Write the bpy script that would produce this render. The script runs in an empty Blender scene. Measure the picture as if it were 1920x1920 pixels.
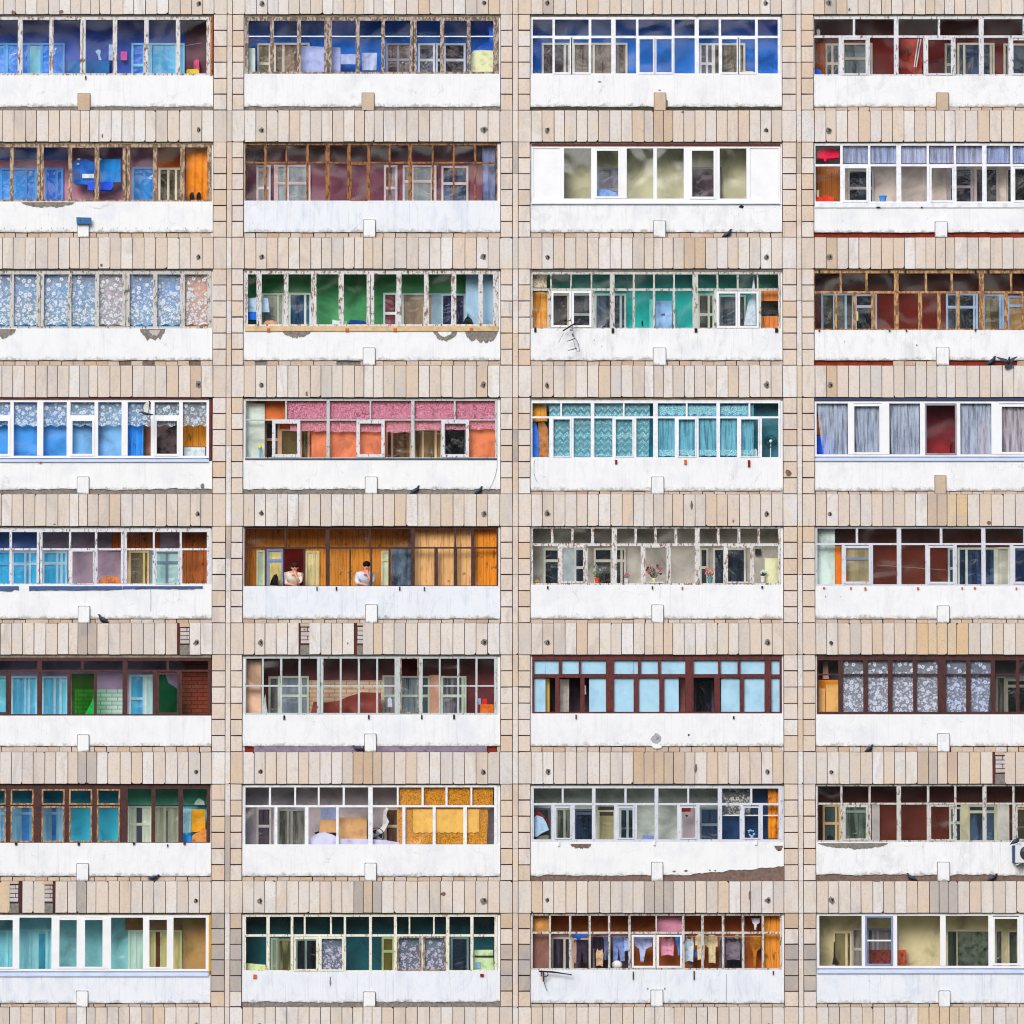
import bpy, bmesh, math, random
from mathutils import Vector, Matrix
random.seed(7)
RND = random.Random(11)
scn = bpy.context.scene
COL = scn.collection

# ------------------------------------------------------------------ camera
D, TH, SC, ZC = 150.0, math.radians(3.83), 0.01162, 26.0
F = Vector((0, math.cos(TH), math.sin(TH)))
U = Vector((0, -math.sin(TH), math.cos(TH)))
CAM = Vector((0, 0, ZC)) - F * D
cd = bpy.data.cameras.new('camera')
cam = bpy.data.objects.new('camera', cd)
COL.objects.link(cam)
cam.location = CAM
cam.rotation_euler = (math.pi / 2 + TH, 0, 0)
cd.sensor_width = 36
cd.lens = 18 * D / (960 * SC)
cd.clip_end = 3000
cd.clip_start = 1
scn.camera = cam

# ------------------------------------------------------------------ world and sun
W = bpy.data.worlds.new('World')
scn.world = W
W.use_nodes = True
nt = W.node_tree
bg = nt.nodes['Background']
sky = nt.nodes.new('ShaderNodeTexSky')
sky.sky_type = 'NISHITA'
sky.sun_disc = False
SUN_EL, SUN_AZ = math.radians(30), math.radians(196)
sky.sun_elevation = SUN_EL
sky.sun_rotation = SUN_AZ
sky.air_density = 1.0
sky.dust_density = 1.5
sky.ozone_density = 1.0
nt.links.new(sky.outputs[0], bg.inputs[0])
bg.inputs[1].default_value = 0.15
sl = bpy.data.lights.new('sun', 'SUN')
sl.energy = 1.5
sl.angle = math.radians(25)
sl.color = (1.0, 0.97, 0.93)
sun = bpy.data.objects.new('sun', sl)
COL.objects.link(sun)
sd = Vector((math.sin(SUN_AZ) * math.cos(SUN_EL), math.cos(SUN_AZ) * math.cos(SUN_EL), math.sin(SUN_EL)))
sun.rotation_euler = sd.to_track_quat('Z', 'Y').to_euler()
sun.location = (0, -40, 80)
vs = scn.view_settings
vs.view_transform = 'Standard'
vs.look = 'None'
vs.exposure = 0.25
vs.gamma = 1
vs.use_curve_mapping = False
scn.cycles.use_denoising = True
scn.cycles.filter_width = 1.1
scn.cycles.max_bounces = 8
scn.cycles.diffuse_bounces = 4
scn.cycles.transparent_max_bounces = 24
scn.cycles.sample_clamp_indirect = 4.0

# ------------------------------------------------------------------ helpers
def P(px, py, Y):
    """point on the plane y = Y (metres behind the cladding face)"""
    d = F * D + Vector(((px - 960) * SC, 0, 0)) + U * ((960 - py) * SC)
    t = (Y - CAM.y) / d.y
    return CAM + d * t

def RC(x0, y0, x1, y1, Y):
    a, b = P(x0, (y0 + y1) / 2, Y), P(x1, (y0 + y1) / 2, Y)
    c, d = P((x0 + x1) / 2, y1, Y), P((x0 + x1) / 2, y0, Y)
    return a.x, b.x, c.z, d.z

RX = [0, 440, 960, 1460]
RS = [.25, .28125, .28125, .239583]
RY = [0, 240, 480, 720, 960, 1205, 1445, 1660]
def Z(r, c, X, Yz):
    return RX[c] + X * RS[c], RY[r] + Yz * RS[c]
def RZ(r, c, X0, Y0, X1, Y1, Y):
    a = Z(r, c, X0, Y0); b = Z(r, c, X1, Y1)
    return RC(a[0], a[1], b[0], b[1], Y)

def lin(h, k=1.0, cap=.88):
    h = h.lstrip('#')
    o = []
    for i in (0, 2, 4):
        v = int(h[i:i + 2], 16) / 255
        v = v / 12.92 if v <= .04045 else ((v + .055) / 1.055) ** 2.4
        o.append(v / k)
    f = min(1, cap / max(max(o), 1e-6))      # scale as a whole so that the hue stays
    return (o[0] * f, o[1] * f, o[2] * f, 1)

def sat(c, s=1.0):
    l = .3 * c[0] + .55 * c[1] + .15 * c[2]
    return tuple(min(max(l + (x - l) * s, .004), .88) for x in c[:3]) + (1,)

class MB:
    def __init__(s): s.v = []; s.f = []; s.m = []
    def box(s, x0, x1, y0, y1, z0, z1, mi=0, j=0):
        n = len(s.v)
        for x in (x0, x1):
            for y in (y0, y1):
                for z in (z0, z1):
                    s.v.append((x + RND.uniform(-j, j), y + RND.uniform(-j, j) * .4, z + RND.uniform(-j, j)))
        for f in ((0, 1, 3, 2), (4, 6, 7, 5), (0, 4, 5, 1), (2, 3, 7, 6), (0, 2, 6, 4), (1, 5, 7, 3)):
            s.f.append(tuple(n + i for i in f)); s.m.append(mi)
        return s
    def ring(s, x0, x1, y0, y1, z0, z1, l, t, r, b, mi=0, j=0):
        if t > 0: s.box(x0, x1, y0, y1, z1 - t, z1, mi, j)
        if b > 0: s.box(x0, x1, y0, y1, z0, z0 + b, mi, j)
        if l > 0: s.box(x0, x0 + l, y0, y1, z0 + b, z1 - t, mi, j)
        if r > 0: s.box(x1 - r, x1, y0, y1, z0 + b, z1 - t, mi, j)
        return s
    def prism(s, pts, y0, y1, mi=0):
        """outline pts in (x, z), extruded in y"""
        n = len(s.v); k = len(pts)
        for x, z in pts: s.v.append((x, y0, z))
        for x, z in pts: s.v.append((x, y1, z))
        s.f.append(tuple(range(n, n + k))); s.m.append(mi)
        s.f.append(tuple(range(n + 2 * k - 1, n + k - 1, -1))); s.m.append(mi)
        for i in range(k):
            a = i; b = (i + 1) % k
            s.f.append((n + a, n + a + k, n + b + k, n + b)); s.m.append(mi)
        return s
    def tube(s, pts, rad, k=7, mi=0, cap=True):
        n0 = len(s.v)
        pts = [Vector(p) for p in pts]
        for i, p in enumerate(pts):
            d = (pts[min(i + 1, len(pts) - 1)] - pts[max(i - 1, 0)]).normalized()
            a = d.cross(Vector((0, 0, 1)))
            if a.length < .05: a = d.cross(Vector((0, 1, 0)))
            a.normalize(); b = d.cross(a)
            rr = rad[i] if isinstance(rad, (list, tuple)) else rad
            if not isinstance(rr, (list, tuple)): rr = (rr, rr)
            for q in range(k):
                t = 2 * math.pi * q / k
                s.v.append(tuple(p + a * math.cos(t) * rr[0] + b * math.sin(t) * rr[1]))
        for i in range(len(pts) - 1):
            for q in range(k):
                q2 = (q + 1) % k
                s.f.append((n0 + i * k + q, n0 + i * k + q2, n0 + (i + 1) * k + q2, n0 + (i + 1) * k + q)); s.m.append(mi)
        if cap:
            s.f.append(tuple(n0 + q for q in range(k - 1, -1, -1))); s.m.append(mi)
            e = n0 + (len(pts) - 1) * k
            s.f.append(tuple(e + q for q in range(k))); s.m.append(mi)
        return s
    def lathe(s, c, prof, k=14, mi=0):
        c = Vector(c); pts = [(c.x, c.y, c.z + h) for h, _ in prof]
        n0 = len(s.v)
        for h, r in prof:
            for q in range(k):
                t = 2 * math.pi * q / k
                s.v.append((c.x + r * math.cos(t), c.y + r * math.sin(t), c.z + h))
        for i in range(len(prof) - 1):
            for q in range(k):
                q2 = (q + 1) % k
                s.f.append((n0 + i * k + q, n0 + i * k + q2, n0 + (i + 1) * k + q2, n0 + (i + 1) * k + q)); s.m.append(mi)
        s.f.append(tuple(n0 + q for q in range(k - 1, -1, -1))); s.m.append(mi)
        e = n0 + (len(prof) - 1) * k
        s.f.append(tuple(e + q for q in range(k))); s.m.append(mi)
        return s
    def ball(s, c, r, mi=0, nu=10, nv=7, sq=(1, 1, 1), rough=0):
        prof = []
        n0 = len(s.v)
        for i in range(nv + 1):
            ph = math.pi * i / nv
            for q in range(nu):
                t = 2 * math.pi * q / nu
                k = 1 + RND.uniform(-rough, rough)
                s.v.append((c[0] + r * sq[0] * k * math.sin(ph) * math.cos(t), c[1] + r * sq[1] * k * math.sin(ph) * math.sin(t), c[2] + r * sq[2] * k * math.cos(ph)))
        for i in range(nv):
            for q in range(nu):
                q2 = (q + 1) % nu
                s.f.append((n0 + i * nu + q, n0 + (i + 1) * nu + q, n0 + (i + 1) * nu + q2, n0 + i * nu + q2)); s.m.append(mi)
        return s
    def build(s, name, mats, parent=None, smooth=False, loc=None):
        me = bpy.data.meshes.new(name)
        if loc is None and parent is None:
            xs = [v[0] for v in s.v]; ys = [v[1] for v in s.v]; zs = [v[2] for v in s.v]
            loc = ((min(xs) + max(xs)) / 2, (min(ys) + max(ys)) / 2, min(zs))
        off = Vector(loc) if loc is not None else wloc(parent)
        me.from_pydata([tuple(Vector(v) - off) for v in s.v], [], s.f)
        if not isinstance(mats, (list, tuple)): mats = [mats]
        for m in mats: me.materials.append(m)
        if len(mats) > 1: me.polygons.foreach_set('material_index', s.m)
        if smooth: me.polygons.foreach_set('use_smooth', [True] * len(me.polygons))
        bm = bmesh.new(); bm.from_mesh(me); bmesh.ops.recalc_face_normals(bm, faces=bm.faces); bm.to_mesh(me); bm.free()
        o = bpy.data.objects.new(name, me)
        COL.objects.link(o)
        if parent is not None:
            o.parent = parent
            o.location = off - wloc(parent)
        else:
            o.location = off
        return o

def wloc(o):
    v = Vector((0, 0, 0))
    while o is not None:
        v += o.location; o = o.parent
    return v

def tag(o, label=None, cat=None, group=None, kind=None):
    if label: o['label'] = label
    if cat: o['category'] = cat
    if group: o['group'] = group
    if kind: o['kind'] = kind
    return o

def empty(name, loc, label, cat, group=None):
    o = bpy.data.objects.new(name, None)
    COL.objects.link(o); o.location = loc; o.empty_display_size = .1
    return tag(o, label, cat, group)

# ------------------------------------------------------------------ materials
MC = {}
def mat_new(key):
    m = bpy.data.materials.new(key); m.use_nodes = True
    n = m.node_tree; b = n.nodes['Principled BSDF']
    return m, n, b
def N(n, t, **kw):
    x = n.nodes.new(t)
    for k, v in kw.items(): setattr(x, k, v)
    return x
def pos(n, sx=1, sy=1, sz=1):
    g = N(n, 'ShaderNodeNewGeometry'); mp = N(n, 'ShaderNodeMapping')
    mp.inputs['Scale'].default_value = (sx, sy, sz)
    n.links.new(g.outputs['Position'], mp.inputs['Vector'])
    return mp.outputs[0]
def noise(n, scale, detail=4, vec=None, rough=.6, dist=0):
    t = N(n, 'ShaderNodeTexNoise')
    t.inputs['Scale'].default_value = scale; t.inputs['Detail'].default_value = detail
    t.inputs['Roughness'].default_value = rough; t.inputs['Distortion'].default_value = dist
    n.links.new(vec if vec is not None else pos(n), t.inputs['Vector'])
    return t.outputs['Fac']
def ramp(n, fac, stops):
    r = N(n, 'ShaderNodeValToRGB')
    e = r.color_ramp.elements
    while len(e) < len(stops): e.new(.5)
    for i, (p, c) in enumerate(stops):
        e[i].position = p; e[i].color = c if len(c) == 4 else (*c, 1)
    n.links.new(fac, r.inputs[0])
    return r.outputs[0]
def mix(n, fac, a, b, mode='MIX'):
    x = N(n, 'ShaderNodeMix', data_type='RGBA', blend_type=mode)
    for i, v in ((0, fac), (6, a), (7, b)):
        if isinstance(v, (int, float)): x.inputs[i].default_value = v
        elif isinstance(v, tuple): x.inputs[i].default_value = v
        else: n.links.new(v, x.inputs[i])
    return x.outputs[2]
def bump(n, b, h, strength=.3, dist=.01):
    x = N(n, 'ShaderNodeBump'); x.inputs['Strength'].default_value = strength; x.inputs['Distance'].default_value = dist
    n.links.new(h, x.inputs['Height']); n.links.new(x.outputs[0], b.inputs['Normal'])
W1, K1 = (1, 1, 1, 1), (0, 0, 0, 1)

def plain(hexa, k=1.0, rough=.7, var=.12, scale=6, cap=.88):
    key = ('plain', hexa, k, rough, var, scale)
    if key in MC: return MC[key]
    m, n, b = mat_new('paint_' + hexa.strip('#'))
    c = lin(hexa, k, cap)
    dk = tuple(x * (1 - var * 2) for x in c[:3]) + (1,)
    lt = tuple(min(x * (1 + var), .9) for x in c[:3]) + (1,)
    n.links.new(ramp(n, noise(n, scale, 5), [(.3, dk), (.5, c), (.72, lt)]), b.inputs['Base Color'])
    b.inputs['Roughness'].default_value = rough
    if rough >= .55: b.inputs['Specular IOR Level'].default_value = .2
    MC[key] = m
    return m

def peel(top, under, amount=.45, key=None, scale=22):
    k = ('peel', top, under, amount)
    if k in MC: return MC[k]
    m, n, b = mat_new('peeling_paint')
    v = pos(n, 1, 1, .35)
    f = ramp(n, noise(n, scale, 8, v, .75), [(amount - .02, W1), (amount + .03, K1)])
    base = ramp(n, noise(n, 3, 3), [(.3, tuple(x * .86 for x in lin(top)[:3])), (.7, lin(top)[:3])])
    un = ramp(n, noise(n, 40, 4, v), [(.35, tuple(x * .55 for x in lin(under)[:3])), (.65, lin(under)[:3])])
    n.links.new(mix(n, f, base, un), b.inputs['Base Color'])
    b.inputs['Roughness'].default_value = .6
    bump(n, b, f, .5, .002)
    MC[k] = m
    return m

def slabmat(name, stops, island=False, dirt=.25):
    m, n, b = mat_new(name)
    if island:
        g = N(n, 'ShaderNodeNewGeometry'); rv = g.outputs['Random Per Island']
    else:
        g = N(n, 'ShaderNodeObjectInfo'); rv = g.outputs['Random']
    c = ramp(n, rv, stops)
    # tonal marbling
    c = mix(n, ramp(n, noise(n, 2.3, 6, pos(n, 1, 1, .7), .65, .6), [(.42, K1), (.75, (.55, .55, .55, 1))]), c, lin('#e2caa8'))
    c = mix(n, ramp(n, noise(n, 9, 6, pos(n, 1, 1, 1), .7), [(.52, K1), (.8, (.5, .5, .5, 1))]), c, lin('#a8a09c'))
    c = mix(n, ramp(n, noise(n, 28, 6, None, .75), [(.35, (dirt, dirt, dirt, 1)), (.5, K1)]), c, lin('#a48c78'))
    c = mix(n, ramp(n, noise(n, 1.1, 7, pos(n, 1.6, 1, .5), .75, 1.2), [(.5, K1), (.7, (.7, .7, .7, 1))]), c, lin('#b9aea6'))
    c = mix(n, ramp(n, noise(n, 3.4, 7, pos(n, 3, 1, .35), .75, .5), [(.6, K1), (.72, (.45, .45, .45, 1))]), c, lin('#8f857e'))
    # small pits
    c = mix(n, ramp(n, noise(n, 34, 2), [(.71, K1), (.75, (.6, .6, .6, 1))]), c, lin('#6a5a50'))
    sp = N(n, 'ShaderNodeTexWhiteNoise')
    n.links.new(c, b.inputs['Base Color'])
    b.inputs['Roughness'].default_value = .75
    bump(n, b, noise(n, 90, 5), .35, .003)
    return m
S_STOPS = [(0, lin('#d6bda4')), (.1, lin('#dccbbd')), (.26, lin('#e2dad4')), (.4, lin('#d4cac3')), (.54, lin('#e6e1de')), (.68, lin('#dac9bc')), (.8, lin('#d0c6be')), (.92, lin('#eae7e6')), (1, lin('#c8c0ba'))]
M_SLAB = slabmat('limestone_slab', S_STOPS)
M_SLABS = slabmat('limestone_slabs', S_STOPS, True)
def tone(name, a, b_): return slabmat(name, [(0, lin(a)), (1, lin(b_))], False, .45)
M_GREY = tone('slab_grey', '#a49c98', '#b8b0ac')
M_TAN = tone('slab_tan', '#c9ab8e', '#cab49f')
M_ORNG = tone('slab_orange', '#dcbb92', '#d9c2a4')
M_PALE = tone('slab_pale', '#e6e4e4', '#dedada')
T_STOPS = [(0, lin('#d8bea6')), (.2, lin('#e0cfc0')), (.45, lin('#dccfc7')), (.7, lin('#e4dcd6')), (.88, lin('#d6bfac')), (1, lin('#e8e3e0'))]
M_TILE = slabmat('pier_tile', T_STOPS)

def groutmat():
    m, n, b = mat_new('grout')
    c = ramp(n, noise(n, .6, 3), [(.42, lin('#7a3426')), (.58, lin('#3a2e28'))])
    n.links.new(mix(n, noise(n, 20, 4), c, lin('#2a211d')), b.inputs['Base Color'])
    b.inputs['Roughness'].default_value = .95
    return m
M_GROUT = groutmat()

def plaster(name, stain, amt, base='#f2f3f6'):
    m, n, b = mat_new(name)
    c = ramp(n, noise(n, 1.3, 6, None, .65), [(.3, lin('#e4e6ea')), (.5, lin(base)), (1, lin('#fbfbfb'))])
    c = mix(n, ramp(n, noise(n, 3.2, 8, pos(n, 1, 1, .45), .72, .8), [(.5, K1), (.72, (amt, amt, amt, 1))]), c, lin(stain))
    # run-off streaks
    c = mix(n, ramp(n, noise(n, 6, 6, pos(n, 3.4, 1, .14), .75), [(.55, K1), (.72, (amt * .75,) * 3 + (1,))]), c, lin('#a6a6a8'))
    tc = N(n, 'ShaderNodeTexCoord'); sz = N(n, 'ShaderNodeSeparateXYZ'); n.links.new(tc.outputs['Generated'], sz.inputs[0])
    ad_ = N(n, 'ShaderNodeMath', operation='MULTIPLY_ADD'); ad_.inputs[1].default_value = .55; n.links.new(noise(n, 7, 8, None, .75), ad_.inputs[0]); n.links.new(sz.outputs[2], ad_.inputs[2])
    c = mix(n, ramp(n, ad_.outputs[0], [(.28, (.7, .7, .7, 1)), (.34, (.2, .2, .2, 1)), (.4, K1)]), c, lin('#8a8578'))
    # hairline cracks
    vo = N(n, 'ShaderNodeTexVoronoi', feature='DISTANCE_TO_EDGE'); vo.inputs['Scale'].default_value = 1.1
    mp = pos(n, 1, 1, 1)
    ad = N(n, 'ShaderNodeVectorMath', operation='ADD'); n.links.new(mp, ad.inputs[0])
    t = N(n, 'ShaderNodeTexNoise'); t.inputs['Scale'].default_value = 3; t.inputs['Detail'].default_value = 6
    n.links.new(mp, t.inputs['Vector'])
    scv = N(n, 'ShaderNodeVectorMath', operation='SCALE'); scv.inputs['Scale'].default_value = .5
    n.links.new(t.outputs['Color'], scv.inputs[0]); n.links.new(scv.outputs[0], ad.inputs[1])
    n.links.new(ad.outputs[0], vo.inputs['Vector'])
    crack = ramp(n, vo.outputs['Distance'], [(0, (.38, .38, .38, 1)), (.006, K1)])
    crack2 = mix(n, ramp(n, noise(n, 1.7, 2), [(.5, K1), (.6, W1)]), K1, crack)
    c = mix(n, crack2, c, lin('#8c8c90'))
    c = mix(n, ramp(n, noise(n, 22, 3), [(.72, K1), (.78, (.7, .7, .7, 1))]), c, lin('#8e8a86'))
    n.links.new(c, b.inputs['Base Color'])
    b.inputs['Roughness'].default_value = .85
    bump(n, b, noise(n, 16, 8, None, .7), .4, .012)
    return m
M_PLA = [plaster('white_plaster', '#cfd1d6', .35, '#f5f5f6'), plaster('bluish_plaster', '#c0cbde', .6, '#edf0f6'), plaster('stained_plaster', '#bcbcbe', .5, '#f1f1f2'), plaster('warm_plaster', '#dcd8d2', .35, '#f4f4f4')]

def rockmat(name, a, b_, sc=14, bd=.02):
    m, n, b = mat_new(name)
    c = ramp(n, noise(n, sc, 8, None, .75), [(.3, lin(a)), (.7, lin(b_))])
    n.links.new(c, b.inputs['Base Color']); b.inputs['Roughness'].default_value = .95
    bump(n, b, noise(n, sc * 2.5, 8, None, .7), .8, bd)
    return m
M_MORT = rockmat('bare_mortar', '#5f5c58', '#a29a90')
M_MORTB = rockmat('brown_mortar', '#5e4a42', '#967c70')
M_RED = rockmat('red_primer', '#5a1a10', '#a83a20', 6)
M_DARK = rockmat('dark_hole', '#15110f', '#2c2622')
M_BRK = slabmat('course_brick', [(0, lin('#c8a88e')), (.3, lin('#d6c0ae')), (.6, lin('#cdbcb0')), (.8, lin('#c29a80')), (1, lin('#d8d0c8'))], False, .6)
M_BRKS = slabmat('course_bricks', [(0, lin('#c8a88e')), (.3, lin('#d6c0ae')), (.6, lin('#cdbcb0')), (.8, lin('#c29a80')), (1, lin('#d8d0c8'))], True, .6)
M_BRKW = slabmat('silicate_brick', [(0, lin('#cfcbd2')), (1, lin('#b9b0b0'))], False, .4)

def glassmat(name, refl, wav=.004, tint=(1, 1, 1, 1), rough=.02, wscale=2.2):
    m, n, b = mat_new(name)
    n.nodes.remove(b)
    out = n.nodes['Material Output']
    tr = N(n, 'ShaderNodeBsdfTransparent'); tr.inputs[0].default_value = tint
    gl = N(n, 'ShaderNodeBsdfGlossy'); gl.inputs['Roughness'].default_value = rough
    gl.inputs[0].default_value = (1, 1, 1, 1)
    bp = N(n, 'ShaderNodeBump'); bp.inputs['Strength'].default_value = 1; bp.inputs['Distance'].default_value = wav
    t = N(n, 'ShaderNodeTexNoise'); t.inputs['Scale'].default_value = wscale; t.inputs['Detail'].default_value = .6; t.inputs['Distortion'].default_value = .7
    oi = N(n, 'ShaderNodeObjectInfo')
    ad = N(n, 'ShaderNodeVectorMath', operation='ADD')
    mul = N(n, 'ShaderNodeMath', operation='MULTIPLY'); mul.inputs[1].default_value = 37
    n.links.new(oi.outputs['Random'], mul.inputs[0]); n.links.new(mul.outputs[0], ad.inputs[1])
    n.links.new(pos(n), ad.inputs[0]); n.links.new(ad.outputs[0], t.inputs['Vector'])
    n.links.new(t.outputs['Fac'], bp.inputs['Height']); n.links.new(bp.outputs[0], gl.inputs['Normal'])
    mx = N(n, 'ShaderNodeMixShader'); mx.inputs[0].default_value = refl
    n.links.new(tr.outputs[0], mx.inputs[1]); n.links.new(gl.outputs[0], mx.inputs[2])
    n.links.new(mx.outputs[0], out.inputs[0])
    return m
G_CLR = glassmat('window_glass', .011, .045, rough=.14, wscale=1.3)

G_DULL = glassmat('dull_window_glass', .022, .05, rough=.16, wscale=1.3)

def roomglass(hexa, k=.55):  # opaque panes; the cyan ones carry the sky's reflection as base colour
    key = ('rg', hexa)
    if key in MC: return MC[key]
    m, n, b = mat_new('room_glass_' + hexa.strip('#'))
    c = lin(hexa, k, .88) if max(lin(hexa)[:3]) < .35 else lin(hexa, .42, .88)
    v = pos(n, 3.5, 1, .4)
    st = ramp(n, noise(n, 1.8, 3, v), [(.42, tuple(x * (.35 if max(c[:3]) < .35 else .78) for x in c[:3])), (.52, c[:3]), (.7, tuple(min(x * 1.25, .85) for x in c[:3]))])
    n.links.new(st, b.inputs['Base Color'])
    b.inputs['Roughness'].default_value = .12
    b.inputs['Specular IOR Level'].default_value = .45
    x = N(n, 'ShaderNodeBump'); x.inputs['Strength'].default_value = 1; x.inputs['Distance'].default_value = .03
    n.links.new(noise(n, 2.5, 2, None, .5, 1), x.inputs['Height']); n.links.new(x.outputs[0], b.inputs['Normal'])
    MC[key] = m
    return m

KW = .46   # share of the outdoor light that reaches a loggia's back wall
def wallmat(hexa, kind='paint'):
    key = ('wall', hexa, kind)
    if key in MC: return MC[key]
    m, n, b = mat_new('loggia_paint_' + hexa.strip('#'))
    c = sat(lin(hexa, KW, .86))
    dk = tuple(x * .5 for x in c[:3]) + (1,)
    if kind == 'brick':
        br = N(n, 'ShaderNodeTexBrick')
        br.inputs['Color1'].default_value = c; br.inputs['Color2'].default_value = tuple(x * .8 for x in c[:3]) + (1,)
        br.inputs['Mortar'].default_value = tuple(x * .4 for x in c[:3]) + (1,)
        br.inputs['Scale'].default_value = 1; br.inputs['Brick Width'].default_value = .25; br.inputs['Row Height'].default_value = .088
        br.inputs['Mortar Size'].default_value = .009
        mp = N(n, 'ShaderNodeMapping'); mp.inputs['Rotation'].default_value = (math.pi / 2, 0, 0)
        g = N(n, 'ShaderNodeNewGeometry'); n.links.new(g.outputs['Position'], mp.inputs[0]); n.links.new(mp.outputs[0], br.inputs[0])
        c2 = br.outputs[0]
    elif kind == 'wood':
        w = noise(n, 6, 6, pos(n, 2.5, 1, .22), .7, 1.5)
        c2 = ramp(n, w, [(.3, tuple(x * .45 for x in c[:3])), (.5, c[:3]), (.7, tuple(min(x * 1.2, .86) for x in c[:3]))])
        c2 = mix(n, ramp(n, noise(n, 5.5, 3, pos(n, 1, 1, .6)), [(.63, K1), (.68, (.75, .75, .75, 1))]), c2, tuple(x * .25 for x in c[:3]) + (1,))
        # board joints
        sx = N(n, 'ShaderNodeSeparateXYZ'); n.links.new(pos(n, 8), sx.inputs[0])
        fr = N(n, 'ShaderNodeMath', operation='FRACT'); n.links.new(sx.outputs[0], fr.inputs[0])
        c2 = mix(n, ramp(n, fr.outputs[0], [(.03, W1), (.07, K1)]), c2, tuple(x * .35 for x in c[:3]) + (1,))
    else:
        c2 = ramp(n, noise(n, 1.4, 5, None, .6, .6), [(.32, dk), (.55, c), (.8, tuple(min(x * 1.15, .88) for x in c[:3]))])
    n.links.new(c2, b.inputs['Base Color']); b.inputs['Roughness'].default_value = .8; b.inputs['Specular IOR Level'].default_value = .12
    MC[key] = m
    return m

def lacemat(hexa, mode='flower', k=.9, dens=.5, gold=None):
    key = ('lace', hexa, mode, k, dens)
    if key in MC: return MC[key]
    m, n, b = mat_new('lace_' + mode)
    out = n.nodes['Material Output']
    b.inputs['Base Color'].default_value = lin(hexa, k)
    b.inputs['Roughness'].default_value = .9
    tr = N(n, 'ShaderNodeBsdfTransparent')
    tl = N(n, 'ShaderNodeBsdfTranslucent'); tl.inputs[0].default_value = lin(hexa, k)
    m0 = N(n, 'ShaderNodeMixShader'); m0.inputs[0].default_value = .15
    n.links.new(b.outputs[0], m0.inputs[1]); n.links.new(tl.outputs[0], m0.inputs[2])
    mx = N(n, 'ShaderNodeMixShader')
    n.links.new(tr.outputs[0], mx.inputs[1]); n.links.new(m0.outputs[0], mx.inputs[2]); n.links.new(mx.outputs[0], out.inputs[0])
    v = pos(n, 1, 0, 1)
    vals = []
    if mode == 'flower':
        # rosettes around Voronoi cell centres over fine net, denser towards the hem
        gz = N(n, 'ShaderNodeSeparateXYZ'); tc = N(n, 'ShaderNodeTexCoord'); n.links.new(tc.outputs['Generated'], gz.inputs[0])
        vo = N(n, 'ShaderNodeTexVoronoi'); vo.inputs['Scale'].default_value = 7.6; vo.inputs['Randomness'].default_value = .8
        dv = N(n, 'ShaderNodeVectorMath', operation='ADD'); n.links.new(v, dv.inputs[0])
        tn = N(n, 'ShaderNodeTexNoise'); tn.inputs['Scale'].default_value = 26; n.links.new(v, tn.inputs['Vector'])
        sc_ = N(n, 'ShaderNodeVectorMath', operation='SCALE'); sc_.inputs['Scale'].default_value = .06
        n.links.new(tn.outputs['Color'], sc_.inputs[0]); n.links.new(sc_.outputs[0], dv.inputs[1])
        n.links.new(dv.outputs[0], vo.inputs['Vector'])
        r1 = ramp(n, vo.outputs['Distance'], [(.0, W1), (.05, W1), (.075, (.15, .15, .15, 1)), (.12, (.15, .15, .15, 1)), (.14, W1), (.31, W1), (.35, (.03, .03, .03, 1))])
        vo2 = N(n, 'ShaderNodeTexVoronoi'); vo2.inputs['Scale'].default_value = 17
        n.links.new(dv.outputs[0], vo2.inputs['Vector'])
        r2 = ramp(n, vo2.outputs['Distance'], [(.1, (.1, .1, .1, 1)), (.17, W1), (.38, W1), (.44, (.1, .1, .1, 1))])
        lowf = ramp(n, gz.outputs[2], [(.1, W1), (.5, (.7, .7, .7, 1)), (.9, (.1, .1, .1, 1))])
        vals.append(mix(n, lowf, r1, mix(n, 1.0, r1, r2, 'LIGHTEN')))
    elif mode == 'zigzag':
        sx = N(n, 'ShaderNodeSeparateXYZ'); n.links.new(v, sx.inputs[0])
        t = N(n, 'ShaderNodeMath', operation='PINGPONG'); t.inputs[1].default_value = .075
        n.links.new(sx.outputs[0], t.inputs[0])
        a = N(n, 'ShaderNodeMath', operation='ADD'); n.links.new(t.outputs[0], a.inputs[0]); n.links.new(sx.outputs[2], a.inputs[1])
        mo = N(n, 'ShaderNodeMath', operation='PINGPONG'); mo.inputs[1].default_value = .22
        n.links.new(a.outputs[0], mo.inputs[0])
        d2 = N(n, 'ShaderNodeMath', operation='MULTIPLY'); d2.inputs[1].default_value = 4.5; n.links.new(mo.outputs[0], d2.inputs[0])
        bands = ramp(n, d2.outputs[0], [(.0, W1), (.22, W1), (.26, (.1, .1, .1, 1)), (.5, (.1, .1, .1, 1)), (.56, (.9, .9, .9, 1)), (.8, (.5, .5, .5, 1)), (1, K1)])
        vo = N(n, 'ShaderNodeTexVoronoi'); vo.inputs['Scale'].default_value = 26; n.links.new(v, vo.inputs['Vector'])
        vals.append(mix(n, ramp(n, vo.outputs['Distance'], [(.2, K1), (.5, (.7, .7, .7, 1))]), bands, (.12, .12, .12, 1)))
    elif mode == 'scroll':
        vals.append(ramp(n, noise(n, 7, 3, v, .5, 2.5), [(.4, (.25, .25, .25, 1)), (.46, W1), (.5, W1), (.53, (0, 0, 0, 1)), (.57, (0, 0, 0, 1)), (.6, W1), (.64, W1), (.68, (.2, .2, .2, 1))]))
    elif mode == 'sheer':
        vals.append(ramp(n, noise(n, 5, 4, pos(n, 3.2, 0, .28), .6), [(.38, (.1, .1, .1, 1)), (.55, (.6, .6, .6, 1)), (.72, W1)]))
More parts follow.
